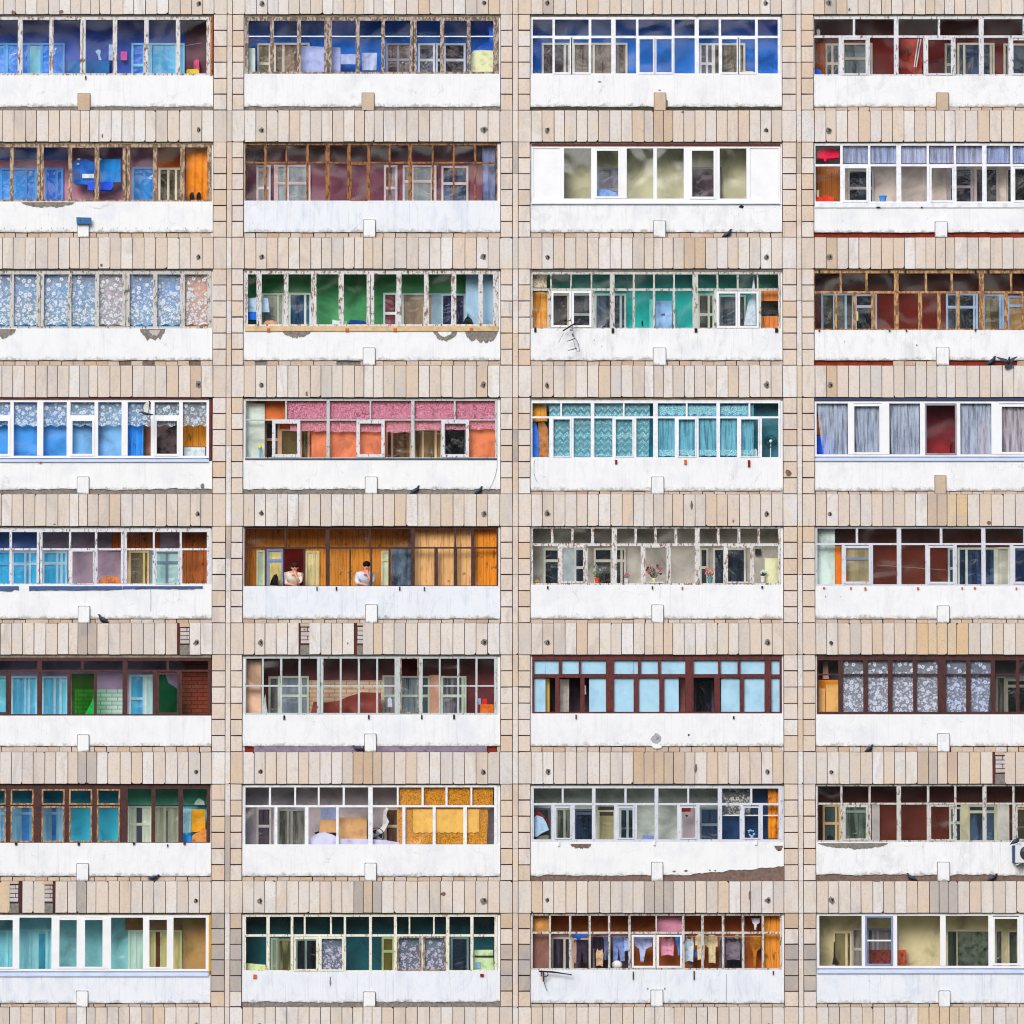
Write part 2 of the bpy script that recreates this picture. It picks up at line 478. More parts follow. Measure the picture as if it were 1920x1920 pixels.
    mm = N(n, 'ShaderNodeMapRange'); mm.inputs['To Min'].default_value = dens * .16; mm.inputs['To Max'].default_value = min(1, dens * 1.7)
    n.links.new(vals[0], mm.inputs['Value']); n.links.new(mm.outputs[0], mx.inputs[0])
    MC[key] = m
    return m

# ------------------------------------------------------------------ ground and an unseen wooded slope, added to darken the reflections in the panes
g = MB().box(-900, 900, -1200, 400, -.5, 0).build('ground', rockmat('ground_soil', '#4a4a38', '#6a6a58', .3, .1), loc=(0, 0, 0))
tag(g, 'flat ground spreading in front of the block', kind='structure')
def reflection_hill():
    nx, ny = 40, 8; v = []; f = []
    for i in range(nx + 1):
        for j in range(ny + 1):
            t = j / ny
            v.append((-600 + 1200 * i / nx, -330 - 260 * t, -1 + (104 + 18 * math.sin(i * .7) + RND.uniform(-8, 8)) * math.sin(t * math.pi / 2) ** .6 if j else -1))
    for i in range(nx):
        for j in range(ny):
            a = i * (ny + 1) + j
            f.append((a, a + 1, a + ny + 2, a + ny + 1))
    m = MB(); m.v = v; m.f = f; m.m = [0] * len(f)
    tag(m.build('reflection_hill', rockmat('reflection_woods', '#1c2616', '#48503a', .08, 1), loc=(0, -330, 0)), 'unseen wooded slope added opposite for the panes to reflect', kind='structure')
reflection_hill()
for (x0, x1, y, z1, wcol) in ((-60, -14, -240, 60, '#c8bca8'), (-9, 5, -300, 72, '#9a6450'), (8, 34, -230, 52, '#d8ccb8'), (40, 90, -270, 66, '#b4a488')):  # blocks put in out of view, giving pale patches in the reflections
    m = MB().box(x0, x1, y - 14, y, 0, z1, 0)
    z = 3
    while z < z1 - 2:
        x = x0 + 1.5
        while x < x1 - 3:
            m.box(x, x + 2, y - .1, y + .05, z, z + 1.6, 1); x += 4.2
        z += 3
    tag(m.build('reflection_block', [plain(wcol, 1), plain('#202430', 1, .3)], loc=(x0, y, 0)), 'unseen apartment block added opposite for the panes to reflect', kind='structure')

# ------------------------------------------------------------------ the apartment building: core, bands, piers
BT = [-33, 206.7, 445, 685, 926, 1168, 1409.7, 1651.7, 1888]
BB = [26.7, 266, 504, 745, 986.7, 1227.5, 1470, 1712, 1948]
PL, PR = -105, 2035                     # facade ends, in photo columns
bld = empty('apartment_building', (0, 0, 0), 'panel apartment block clad in cream stone slabs with white balcony parapets', 'building')
xl, xr = P(PL, 960, 0).x, P(PR, 960, 0).x
ztop, zbot = P(960, BT[0], 0).z, P(960, BB[8], 0).z
MB().box(xl, xr, 1.42, 9, 0, ztop + 1).build('building_core', plain('#8f8880'), bld)
MB().box(xl, xr, .1, 1.42, 0, zbot).build('lower_wall', M_MORT, bld)
MB().box(xl, xl + .2, .05, 1.42, zbot, ztop).build('end_wall', M_MORT, bld)
MB().box(xr - .2, xr, .05, 1.42, zbot, ztop).build('end_wall', M_MORT, bld)

# slab joints along a band, in photo columns at the picture's middle height
PIER = [(397.6, 455.2), (938.3, 994.3), (1468.6, 1528.0)]   # outer edges of the three piers at mid height
STRIP = [(423.2, 433.2), (961, 971.6), (1495, 1504.6)]
def keyx(x, y):      # the photo columns spread slightly towards the bottom
    return 960 + (x - 960) * (1 + (y - 960) / 1920 * .0105)
def wx(x, y=960): return P(x, 960, 0).x
SC_C = [156, 690.5, 1235, 1766]        # drain blocks
def joints(b):
    rr = random.Random(50 + b)
    out = []
    def run(a, z, mid=None):
        e = [a]; x = a
        if mid is None:
            n = max(1, round((z - a) / 21.4))
            return [a + (z - a) * i / n for i in range(n + 1)]
        n1 = round((mid - 27 - a) / 21.4); n2 = round((z - mid - 27) / 21.4)
        L = [a + (mid - 27 - a) * i / n1 for i in range(n1)] + [mid - 27, mid - 9, mid + 9] + [mid + 27 + (z - mid - 27) * i / n2 for i in range(n2 + 1)]
        return L
    segs = [(PL, 398.5, 156), (457, 937, 690.5), (996, 1468, 1235), (1529, PR, 1766)]
    for i, (a, z, m) in enumerate(segs):
        L = run(a, z, m)
        L = [L[0]] + [x + rr.uniform(-1.1, 1.1) for x in L[1:-1]] + [L[-1]]
        out += [(p, q) for p, q in zip(L, L[1:])]
        if i < 3:
            s0, s1 = STRIP[i]; p1 = segs[i + 1][0]
            out += [(z, s0), (s0, s1), (s1, p1)]
    return out
OVR = [(5, 147, 184, M_GREY), (6, 669, 687, M_TAN), (6, 687, 706, M_TAN), (6, 706, 725, M_TAN), (6, 147, 184, M_GREY),
       (7, 669, 687, M_GREY), (7, 687, 706, M_TAN), (7, 706, 725, M_GREY), (7, 147, 166, M_GREY), (7, 1207, 1262, M_GREY),
       (6, 1187, 1280, M_TAN), (7, 1744, 1800, M_GREY), (5, 1724, 1820, M_ORNG), (6, 1724, 1745, M_TAN), (6, 1745, 1762, M_GREY),
       (6, 1780, 1800, M_TAN), (6, 1818, 1836, M_ORNG), (8, 1726, 1822, M_ORNG), (1, 1237, 1256, M_TAN), (1, 1500, 1524, M_PALE),
       (4, 1744, 1765, M_TAN), (4, 1775, 1820, M_ORNG), (3, 357, 380, M_TAN), (3, 1546, 1566, M_TAN), (2, 1546, 1566, M_TAN),
       (0, 1020, 1040, M_GREY), (0, 1550, 1566, M_GREY), (1, 907, 912, M_GREY), (4, 766, 787, M_PALE), (4, 541, 562, M_PALE),
       (2, 1296, 1318, M_TAN), (1, 230, 250, M_PALE), (7, 0, 18, M_ORNG), (0, 1770, 1800, M_PALE), (0, 466, 520, M_PALE)]
MISSING = {5: [(337, 357), (563, 583), (669, 687)], 7: [(18, 39), (83, 103)], 6: [(1863, 1884)]}
GAP = .014
bands = []
allslabs = []
for b in range(9):
    z1, z0 = P(960, BT[b], 0).z, P(960, BB[b], 0).z
    band = MB().box(xl, xr, .028, 1.42, z0, z1).build('wall_band', M_GROUT, bld)
    bands.append((band, z0, z1))
    for a, q in joints(b):
        cx = (a + q) / 2
        if any(m0 - 3 < cx < m1 + 3 for m0, m1 in MISSING.get(b, [])): continue
        y = (BT[b] + BB[b]) / 2
        mat = None
        for ob, x0, x1, mm in OVR:
            if ob == b and x0 - 3 < cx < x1 + 3: mat = mm
        allslabs.append((b, wx(a) + GAP / 2, wx(q) - GAP / 2, z0 + .004, z1 - .004, mat, abs(cx - 960)))
# the 300 largest slabs in the frame are parts of their own, the others (same size or cut by the frame) one joined part
full = [s for s in allslabs if s[6] < 950 and 1 <= s[0] <= 7 and s[2] - s[1] > .19]
full.sort(key=lambda s: (s[5] is None, abs(s[0] - 4) * 40 + s[6] * .12))
pick = set(id(s) for s in full[:300])
def slabbox(m, s, mi=0):
    b, x0, x1, z0, z1, mt, _ = s
    p = RND.uniform(-.007, .006)
    z0 += RND.uniform(-.002, .007); z1 -= RND.uniform(-.001, .005)
    j = lambda: RND.uniform(-.0025, .0025)
    pts = []
    for (x, z, dx, dz) in ((x0, z0, 1, 1), (x1, z0, -1, 1), (x1, z1, -1, -1), (x0, z1, 1, -1)):
        if RND.random() < (.16 if dz > 0 else .07):
            a, q = RND.uniform(.012, .05), RND.uniform(.012, .05)
            e = [(x, z + dz * q), (x + dx * a * .45, z + dz * q * .5), (x + dx * a, z)]
            pts += e if dx == dz else e[::-1]
        else: pts.append((x + j(), z + j()))
    m.prism(pts, p, .05, mi)
stuff = MB(); 
for s in allslabs:
    if id(s) in pick:
        m = MB(); slabbox(m, s)
        m.build('slab', s[5] or M_SLAB, bands[s[0]][0])
    else:
        slabbox(stuff, s, 0 if s[5] is None else [M_GREY, M_TAN, M_ORNG, M_PALE].index(s[5]) + 1)
tag(stuff.build('cladding_slabs', [M_SLABS, M_GREY, M_TAN, M_ORNG, M_PALE], bld), kind='stuff')

# bare masonry where slabs have fallen off
for b, L in MISSING.items():
    band, z0, z1 = bands[b]
    for a, q in L:
        x0, x1 = wx(a) + .01, wx(q) - .01
        h = z1 - z0
        MB().box(x0, x1, .012, .04, z0, z0 + h * .3, 0, .004).build('bare_mortar', M_MORT, band)
        zz = z0 + h * .36; r = 0
        while zz < z1 - .16:
            c = (x0 + x1) / 2 + (.05 if r % 2 else -.03)
            hh = RND.uniform(.065, .08)
            if r % 2: MB().box(x0 + .01, c - .008, .012, .04, zz, zz + hh, 0, .004).build('brick', M_BRKW, band)
            MB().box(c + .008 if r % 2 else x0 + .01, x1 - .01, .014, .04, zz, zz + hh, 0, .004).build('brick', M_BRKW, band)
            zz += hh + .018; r += 1
        MB().box(x0, x1, .001, .04, zz + .01, z1 - .006, 0, .004).build('slab', M_TAN, band)

# lifting-anchor holes in the slabs
for b in range(9):
    for x in (370, 489, 907, 1026, 1438, 1557):
        py = BT[b] + (37 if b else 39) + RND.uniform(-1, 1)
        p = P(keyx(x, py) + RND.uniform(-1, 1), py, 0)
        p.x = wx(x) + RND.uniform(-.01, .01)
        m = MB()
        R = RND.uniform(.05, .085)
        m.prism([(p.x + R * RND.uniform(.6, 1.1) * math.cos(t * .7), p.z + R * RND.uniform(.6, 1.25) * math.sin(t * .7)) for t in range(9)], -.012, .02, 0)
        m.prism([(p.x + .008 + .036 * RND.uniform(.7, 1.1) * math.cos(t * .785), p.z + .036 * RND.uniform(.7, 1.2) * math.sin(t * .785)) for t in range(8)], -.016, .02, 1)
        m.box(p.x - .012, p.x + .004, -.05, -.01, p.z - .03, p.z + .012, 0, .003)
        m.build('anchor_hole', [M_MORT, M_DARK], bands[b][0])
# chips and blemishes on some slabs
for x, y, w, h in ((25, 23, 9, 8), (115, 22, 9, 8), (192, 255, 4, 9), (190, 497, 5, 7), (102, 983, 5, 4), (575, 738, 5, 12), (571, 1180, 3, 3),
                   (832, 1676, 8, 9), (652, 1206, 3, 4), (828, 1676, 4, 6), (1297, 947, 5, 20), (1304, 1440, 6, 22), (1406, 1680, 6, 24),
                   (1855, 980, 10, 9), (1375, 977, 4, 8), (1280, 210, 6, 5), (1592, 18, 4, 8), (1645, 1652, 18, 4), (1305, 28, 6, 3), (514, 1652, 6, 4), (1478, 887, 13, 14)):
    x = 960 + (x - 960) / (1 + (y - 960) / 1920 * .0105)
    p = P(x, y, 0)
    r = .0058
    m = MB().prism([(wx(x) + w * r * RND.uniform(.6, 1.1) * math.cos(t * .7), p.z + h * r * RND.uniform(.6, 1.1) * math.sin(t * .7)) for t in range(9)], -.011, .02)
    m.build('chipped_spot', M_MORTB, bld)

# piers with two columns of square tiles and a narrow strip between
for pi, (a, q) in enumerate(PIER):
    s0, s1 = STRIP[pi]
    x0, x1 = wx(a), wx(q)
    for r in range(8):
        z1, z0 = P(960, BB[r], 0).z, P(960, BT[r + 1], 0).z
        pier = MB().box(x0 + .012, x1 - .012, .04, 1.42, z0, z1).build('pier', M_GROUT, bld)
        h = (z1 - z0) / 6
        for k in range(6):
            zt = z1 - k * h
            for (u, v) in ((a, s0), (s1, q)):
                mt = M_TILE
                if r == 7 and 1 <= k <= 4 and (pi == 0 or k > 1): mt = M_GREY if (k > 1 or pi == 0) else M_TAN
                if r == 7 and k == 0: mt = M_TAN if pi else (M_GREY if u == a else M_TAN)
                MB().box(wx(u) + .0095, wx(v) - .0095, .012 + RND.uniform(-.005, .005), .06, zt - h + .01 + RND.uniform(0, .008), zt - .008 - RND.uniform(0, .004), 0, .003).build('tile', mt, pier)
        segs = [0, RND.choice([.33, .5]), 1] if RND.random() < .6 else [0, .33, .67, 1]
        for p_, q_ in zip(segs, segs[1:]):
            mt = RND.choice([M_TILE, M_TILE, M_PALE, M_GREY, M_TILE])
            if pi and r < 1: mt = M_TILE
            MB().box(wx(s0) + .007, wx(s1) - .007, .02, .06, z1 - (z1 - z0) * q_ + .006, z1 - (z1 - z0) * p_ - .003).build('strip_tile', mt, pier)

# ------------------------------------------------------------------ parapets, ledges
PB = [200, 435.5, 675.5, 920, 1160, 1399, 1643, 1881]
BAY = [(PL, PIER[0][0]), (PIER[0][1], PIER[1][0]), (PIER[1][1], PIER[2][0]), (PIER[2][1], PR)]
UND = [['grime', 'grime', 'dark', 'thin'], ['brick', 'brick', 'brick', 'red'], ['brown', 'mix', 'brick', 'mixred'],
       ['mortar', 'mortar', 'brick', 'brick'], ['brick', 'brick', 'brown2', 'brick'], ['brick', 'board', 'brick', 'brick'],
       ['brick', 'brick', 'slope', 'bmortar'], ['brick', 'mortar', 'brick', 'brick']]
PM = [[0, 0, 0, 2], [3, 1, 2, 0], [0, 0, 2, 2], [3, 3, 0, 0], [0, 1, 0, 0], [0, 0, 0, 0], [0, 0, 3, 2], [1, 1, 1, 1]]
brickN = [0]; bricks = MB()
allb = []
parap = {}
def jag(x0, x1, z, amp, n=60, up=None):
    pts = []; off = 0
    for i in range(n + 1):
        off = off * .6 + RND.uniform(-amp, amp)
        pts.append((x0 + (x1 - x0) * i / n, z + (up(i / n) if up else 0) + off))
    return pts
def parapet(r, c, gb):
    """gb = photo row where the glazing ends"""
    x0, x1 = wx(BAY[c][0]) + .006, wx(BAY[c][1]) - .006
    zt = P(960, gb, .06).z + .02; zb = P(960, PB[r], .06).z
    zl = bands[r + 1][2]
    u = UND[r][c]
    big = u in ('mortar', 'slope', 'bmortar', 'grime', 'dark')
    amp = (.016 if u not in ('grime', 'dark') else .008) if big else .004
    lift = None
    if u == 'slope': lift = lambda t: .02 + (max(0, t - .6) * .52 if t > .6 else 0)
    if u in ('mortar', 'bmortar'): lift = lambda t: .03
    low = jag(x0, x1, zb, amp, 90, lift)
    m = MB().prism([(x0, zt), (x1, zt)] + low[::-1], .062 + RND.uniform(-.004, .004), .16)
    par = m.build('parapet', M_PLA[PM[r][c]], bld)
    parap[(r, c)] = par
    back = {'mortar': M_MORT, 'slope': M_MORTB, 'bmortar': M_MORTB, 'grime': M_MORT, 'dark': rockmat('mossy_edge', '#23251a', '#5c5a48'), 'board': M_RED, 'red': M_RED, 'mixred': M_RED,
            'brown': M_MORTB, 'brown2': M_RED, 'mix': M_MORT}.get(u, M_DARK)
    yb = .085 if big else .125
    MB().box(x0, x1, yb, .3, zl - .01, zt - .12).build('parapet_base', back, bld)
    if u in ('brick', 'mix', 'mixred', 'brown', 'brown2', 'thin'):
        n = round((x1 - x0) / .249); L = (x1 - x0) / n
        for i in range(n):
            t = i / n
            if u == 'mix' and t < .5 and RND.random() < .5: continue
            if u == 'mixred' and (t < .27 or .42 < t < .72) : continue
            bx0 = x0 + i * L + .006 + RND.uniform(-.006, .006); bx1 = x0 + (i + 1) * L - .008 + RND.uniform(-.006, .006)
            top = zb - .012 + RND.uniform(-.008, .002)
            if u == 'thin': top = zb - .004
            allb.append((bx0, bx1, .088 + RND.uniform(-.006, .012), zl + .004, top, M_MORTB if u == 'brown' and RND.random() < .5 else None, r, c))
    if u == 'board':
        for (a, q) in ((477, 681), (706, 913)):
            MB().box(wx(a), wx(q), .07, .1, zl + .004, zb + .004, 0, .003).build('board', plain('#8c7e90', 1, .8, .2, 9), par)
    return par, zt, zb
def patch(par, pts, mat, y=.052):
    MB().prism(pts, y, .09).build('bare_patch', mat, par)
def patchz(r, c, X0, Y0, X1, Y1, mat=M_MORT, y=.052):
    """a ragged half-ellipse of missing plaster hanging from the top edge"""
    x0, x1, z0, z1 = RZ(r, c, X0, Y0, X1, Y1, .06)
    n = 22; pts = [(x0, z1), (x1, z1)] if x1 - x0 else []
    n = 46; wk = 0
    for i in range(n + 1):
        t = i / n
        wk = wk * .75 + RND.uniform(-.13, .13)
        pts.append((x1 + (x0 - x1) * t + RND.uniform(-.006, .006), z1 - (z1 - z0) * (math.sin(math.pi * t) ** .5) * (.85 + wk)))
    patch(parap[(r, c)], pts, mat, y)

# drain blocks on the parapets
DB = {(0, 0): ('tan', 585, 700, 672, 820), (0, 1): ('tan', 850, 618, 928, 720), (0, 2): ('tan', 950, 618, 1024, 728), (0, 3): ('tan', 1238, 725, 1328, 855),
      (1, 0): ('w', 582, 720, 664, 820), (1, 1): ('w', 860, 612, 936, 724), (1, 2): ('w', 946, 618, 1022, 728), (1, 3): ('w', 1228, 733, 1318, 860),
      (2, 1): ('w', 858, 612, 934, 724), (2, 2): ('w', 944, 612, 1024, 724), (2, 3): ('w', 1238, 715, 1332, 845),
      (3, 0): ('w', 580, 697, 664, 820), (3, 1): ('w', 872, 620, 948, 726), (3, 2): ('w', 932, 620, 1010, 724), (3, 3): ('tan', 1226, 716, 1308, 852),
      (4, 0): ('w', 588, 708, 670, 832), (4, 1): ('w', 874, 618, 948, 734), (4, 2): ('w', 934, 620, 1008, 740), (4, 3): ('w', 1244, 735, 1334, 864),
      (5, 0): ('w', 582, 692, 664, 822), (5, 1): ('w', 868, 610, 942, 726), (5, 3): ('w', 1246, 712, 1336, 848),
      (6, 0): ('w', 576, 698, 660, 826), (6, 1): ('w', 870, 618, 942, 734), (6, 2): ('w', 932, 612, 1004, 712), (6, 3): ('w', 1246, 718, 1336, 850),
      (7, 0): ('w', 574, 795, 656, 916), (7, 1): ('w', 860, 712, 936, 800), (7, 2): ('w', 928, 700, 1004, 802), (7, 3): ('w', 1258, 828, 1340, 950)}
def drain(r, c):
    k = DB.get((r, c))
    if not k: return
    x0, x1, z0, z1 = RZ(r, c, *k[1:], -.02)
    zl = bands[r + 1][2]
    z0 = zl + .004
    e = .018
    pts = [(x0, z0), (x0, z1 - e), (x0 + e, z1), (x1 - e, z1), (x1, z1 - e), (x1, z0)]
    m = MB().prism(pts, -.01, .1, 0)
    o = m.build('drain_block', M_TAN if k[0] == 'tan' else M_PLA[2 if c > 1 else 3], parap[(r, c)])
    # thin grey outline along the block's sides and top
    MB().prism([(x0 - .014, z0), (x0 - .016, z1 + .002), (x0 + .004, z1 + .016), (x1 - .004, z1 + .014), (x1 + .015, z1), (x1 + .014, z0)], .05, .09).build('drain_surround', M_MORT, parap[(r, c)])

# ------------------------------------------------------------------ the thirty-two glazed balconies
# every cell is measured in its own enlarged view: r = outer rectangle, b = border widths (left, top, right, bottom),
# M = full-height mullions (centre, width), t = transom (centre, height), U / L = mullions of the upper / lower row,
# S = sash rings (x0, y0, x1, y1, width[, material]), sill = (y0, y1, material)
WHT = plain('#e9ebf0', 1, .45, .09, 9)
PVC = plain('#fafafc', 1, .35, .03, 3)
PVCB = plain('#c6d2ee', 1, .4, .06, 3)
PEELW = peel('#dfe0e5', '#766058', .42)
PEELG = peel('#cfccc6', '#6e6054', .44)
PEELR = peel('#dcdad8', '#8a5c44', .45)
BARE = peel('#bfae9e', '#6e5644', .5)
BAREB = peel('#c4a98a', '#7c5c42', .5)
OCH = peel('#a86a26', '#4c2610', .48)
ORW = peel('#c99a62', '#8c5a34', .5)
DRD = peel('#4a120a', '#220807', .46)
DRK = peel('#44160c', '#200a06', .45)
RED = peel('#661009', '#3a0d0a', .45)
GRN = peel('#c3cccc', '#77695c', .4)
YWH = peel('#ecead8', '#b4764a', .42)
LIL = peel('#d8dae4', '#807c84', .38)
CRM = plain('#d8d2bc', 1, .6, .1)
GREYS = plain('#8c8a80', 1, .7, .2, 12)

C = {}
C[0, 0] = dict(m=PEELR, r=(-420, 125, 1578, 572), right=(1578, 1596, plain('#b4683c', 1, .8, .4, 20)), b=(20, 24, 30, 22), M=[(152, 36), (385, 32), (622, 42), (862, 34), (1098, 34), (1335, 32)],
  wall='#2c4488', ceil='#3a64a8', side='#5a3a3a', bw=[(-250, 322, 45, 552, '#4a90d8', '#3a7cc8', [-40], []), (45, 322, 485, 552, '#5aa0dc', '#2a6cc0', [215, 312], []), (985, 322, 1130, 552, '#6aa0bc', '#1c50a0', [1080], [488]), (1125, 322, 1385, 552, '#7ab0c8', '#4a8ab4', [1320], [])],
  wp=[(218, 345, 310, 552, '#7ab8c8', .06, 'paint'), (1395, 150, 1600, 552, '#4c303c', .1, 'paint')],
  lab='balcony glazing of seven tall single panes with peeling white and rusty mullions, blue room inside')
C[0, 1] = dict(m=BARE, r=(70, 112, 1760, 498), b=(22, 26, 38, 20), M=[(248, 26), (428, 26), (622, 50), (820, 26), (990, 24), (1192, 44), (1383, 26), (1560, 26)], t=(242, 7, WHT),
  wall='#2064bc', ceil='#7a98b8', side='#1458b8', bw=[(150, 288, 240, 478, '#d4ccba', '#5c5644', [], [425]), (262, 285, 500, 478, '#d8cfc0', '#6c5a4c', [325], []), (1010, 288, 1175, 478, '#6a6a78', '#5c4c50', [1090], [398]), (1222, 288, 1335, 478, '#ccd2d2', '#4c4c5c', [], [400]), (1340, 288, 1540, 478, '#b8c4d8', '#382c34', [1400], [400])],
  lab='balcony glazing of bare weathered wood with nine bays and laundry sheets against blue walls')
C[0, 2] = dict(m=WHT, r=(130, 112, 1790, 505), b=(8, 18, 18, 16), M=[(278, 16), (520, 18), (676, 30), (835, 16), (1074, 18), (1232, 28), (1386, 16), (1630, 18)], t=(246, 16), L=[(398, 24), (952, 24), (1510, 24)],
  S=[(272, 250, 402, 494, 12), (394, 250, 526, 494, 12), (838, 250, 955, 494, 12), (950, 250, 1076, 494, 12), (1388, 250, 1512, 494, 12), (1506, 250, 1632, 494, 12)],
  wall='#2470c8', ceil='#2c6a90', side='#1458b8', g='wav2', bw=[(198, 285, 388, 492, '#c4c4b8', '#5c5058', [352], []), (405, 285, 770, 492, '#c0beb0', '#6c6058', [520, 545], []), (1250, 288, 1345, 492, '#c4c8c8', '#4c4450', [1300], [425]), (1340, 288, 1556, 492, '#b8b8a8', '#645c4c', [], [])],
  wp=[(1525, 474, 1608, 490, '#d8cc70', .9, 'paint')],
  lab='clean white balcony glazing over bright blue walls, transom lights above three pairs of casements')
C[0, 3] = dict(m=PEELW, r=(272, 128, 2330, 600), b=(6, 22, 20, 20), M=[(920, 36), (1586, 38)], t=(286, 18), U=[(590, 18), (1255, 18), (1920, 18)], L=[(487, 34), (697, 34), (1150, 34), (1366, 36), (1815, 34), (2040, 30)],
  S=[(495, 298, 700, 588, 14), (1155, 298, 1368, 588, 14), (1822, 302, 2032, 588, 14)],
  wall='#4a1412', ceil='#6a646c', side='#3a2020', bw=[(365, 340, 480, 590, '#8c867a', '#38404c', [420], [498]), (500, 335, 735, 590, '#8c867a', '#525c60', [], [458]), (1300, 340, 1390, 590, '#7a7468', '#24303a', [], [505]), (1398, 335, 1690, 590, '#9a9484', '#26344c', [1452, 1660], []), (1760, 340, 2060, 590, '#8c867a', '#2c3444', [1800], [])],
  lab='white balcony glazing with dark red room, hanging red shade and metal tubes behind the panes')
C[1, 0] = dict(m=BAREB, r=(-420, 120, 1585, 558), b=(20, 26, 30, 20), M=[(88, 28), (302, 52), (525, 26), (730, 30), (948, 58), (1163, 32), (1368, 34)], S=[(528, 138, 722, 548, 12)],
  wall='#946478', ceil='#3c5ca0', side='#a05a20', bw=[(-260, 300, 275, 550, '#4a9ae8', '#3c8ce4', [10, 195], []), (335, 298, 475, 550, '#4a98e4', '#1a4ca0', [425], []), (990, 292, 1170, 550, '#6ab8e8', '#2a78c0', [], []), (1188, 298, 1385, 550, '#b4ac94', '#4a4438', [1262, 1320], [])],
  wp=[(-200, 150, 500, 240, '#3c5ca8', .02, 'paint'), (1180, 150, 1400, 292, '#9a4818', .02, 'paint')],
  lab='balcony glazing of bare brown wood beside an orange curtain, blue coats hanging inside')
C[1, 1] = dict(m=OCH, r=(68, 103, 1750, 490), b=(8, 12, 10, 5), M=[(205, 17), (345, 12), (485, 16), (620, 28), (762, 20), (895, 18), (1033, 13), (1170, 24), (1320, 13), (1460, 13), (1603, 14)], t=(231, 12), S=[(772, 238, 888, 486, 8)],
  wall='#663a4a', ceil='#5c4c58', side='#5a3a44', g='wav2', bw=[(145, 245, 240, 492, '#c4b4b8', '#70707a', [], [400]), (262, 245, 505, 492, '#c4b0b0', '#7c868c', [282, 355], [368]), (995, 248, 1085, 492, '#b8a4a4', '#6c6470', [], [400]), (1120, 248, 1345, 492, '#c0acac', '#70787c', [1185, 1315], [355]), (1378, 252, 1558, 492, '#d0bcbc', '#2c4468', [], [370])],
  lab='balcony glazing of thin rusty ochre bars in twelve bays before a mauve wall')
C[1, 2] = dict(m=PVC, r=(130, 120, 1788, 506), b=(12, 16, 12, 36), top=(105, 120, RED), M=[(334, 26), (541, 28), (742, 46), (954, 24), (1165, 40), (1370, 30), (1576, 26)], S=[(552, 138, 722, 470, 14), (1184, 136, 1360, 474, 16)],
  wall='#a09e84', ceil='#8c9078', side='#6c6c50', g='wavy', pan=[(142, 136, 321, 470), (1589, 136, 1776, 470)], gx={2: 'wav2', 5: 'wav2'}, bw=[(570, 265, 760, 500, '#6c6c78', '#62626e', [], [410]), (1190, 260, 1400, 500, '#5c5458', '#3c3038', [], [])],
  sill=(487, 508, PVCB), lab='white plastic balcony glazing with blank white end panels and wavy reflections')
C[1, 3] = dict(m=WHT, r=(280, 118, 2330, 585), b=(8, 20, 20, 10), M=[(940, 38), (1610, 34)], t=(291, 18), U=[(492, 20), (709, 18), (1168, 18), (1380, 18), (1822, 18), (2040, 18)], L=[(492, 22), (709, 22), (1170, 20), (1380, 22), (1826, 20), (2040, 20)],
  S=[(502, 300, 702, 580, 16), (1182, 300, 1370, 580, 14), (1836, 304, 2036, 580, 14)],
  wall='#a49a92', ceil='#6a6870', side='#3a3030', bw=[(540, 325, 745, 590, '#8c8c8c', '#1c2432', [], [470]), (1315, 310, 1540, 590, '#7a7478', '#2c2c38', [1340, 1510], [460]), (1535, 310, 1720, 590, '#8a8078', '#343440', [], []), (1780, 310, 2010, 590, '#8a8078', '#1c1c20', [], [])],
  sill=(585, 622, WHT), lab='white balcony glazing with short grey-blue half curtains in its upper lights')
C[2, 0] = dict(m=PEELG, r=(-420, 112, 1585, 550), b=(20, 26, 30, 22), M=[(88, 30), (302, 56), (523, 26), (728, 30), (945, 56), (1163, 32), (1368, 36)],
  wall='#4c84d8', ceil='#4c74c8', side='#b87040', bw=[], wp=[(-150, 112, 735, 380, '#2ca0ec', .5, 'paint'), (950, 112, 1360, 380, '#2c98ec', .5, 'paint'), (735, 130, 940, 560, '#8c7478', .62, 'paint'), (1365, 120, 1600, 560, '#b8703c', .62, 'paint'), (-150, 380, 730, 560, '#44bcf8', .5, 'paint'), (950, 380, 1360, 560, '#40b4f4', .5, 'paint')],
  lab='grey peeling balcony glazing filled from edge to edge with flowered lace curtain')
C[2, 1] = dict(m=PEELR, r=(70, 98, 1758, 467), b=(18, 24, 36, 12), M=[(162, 34), (343, 30), (527, 36), (710, 34), (905, 50), (1095, 34), (1278, 32), (1460, 34), (1640, 30)],
  wall='#3c7c50', ceil='#3a7a5c', side='#8ab0c8', bw=[(180, 248, 330, 465, '#8c9c90', '#7c7c74', [290], []), (330, 245, 512, 465, '#a4b0a8', '#284460', [365, 470], []), (990, 245, 1085, 465, '#b4c0c0', '#5c3038', [], [382]), (1115, 248, 1380, 465, '#8c9494', '#7c6c5c', [1270], []), (1375, 250, 1540, 465, '#94a8b4', '#242c50', [], [])],
  wp=[(1540, 120, 1760, 470, '#94b4cc', .35, 'paint'), (1312, 250, 1378, 465, '#98b4c8', .1, 'paint'), (1255, 340, 1275, 465, '#b0a898', .12, 'paint')],
  sill=(467, 500, plain('#d8b88e', 1, .7, .15)), lab='balcony glazing of ten tall panes with flaking white mullions over bright green walls')
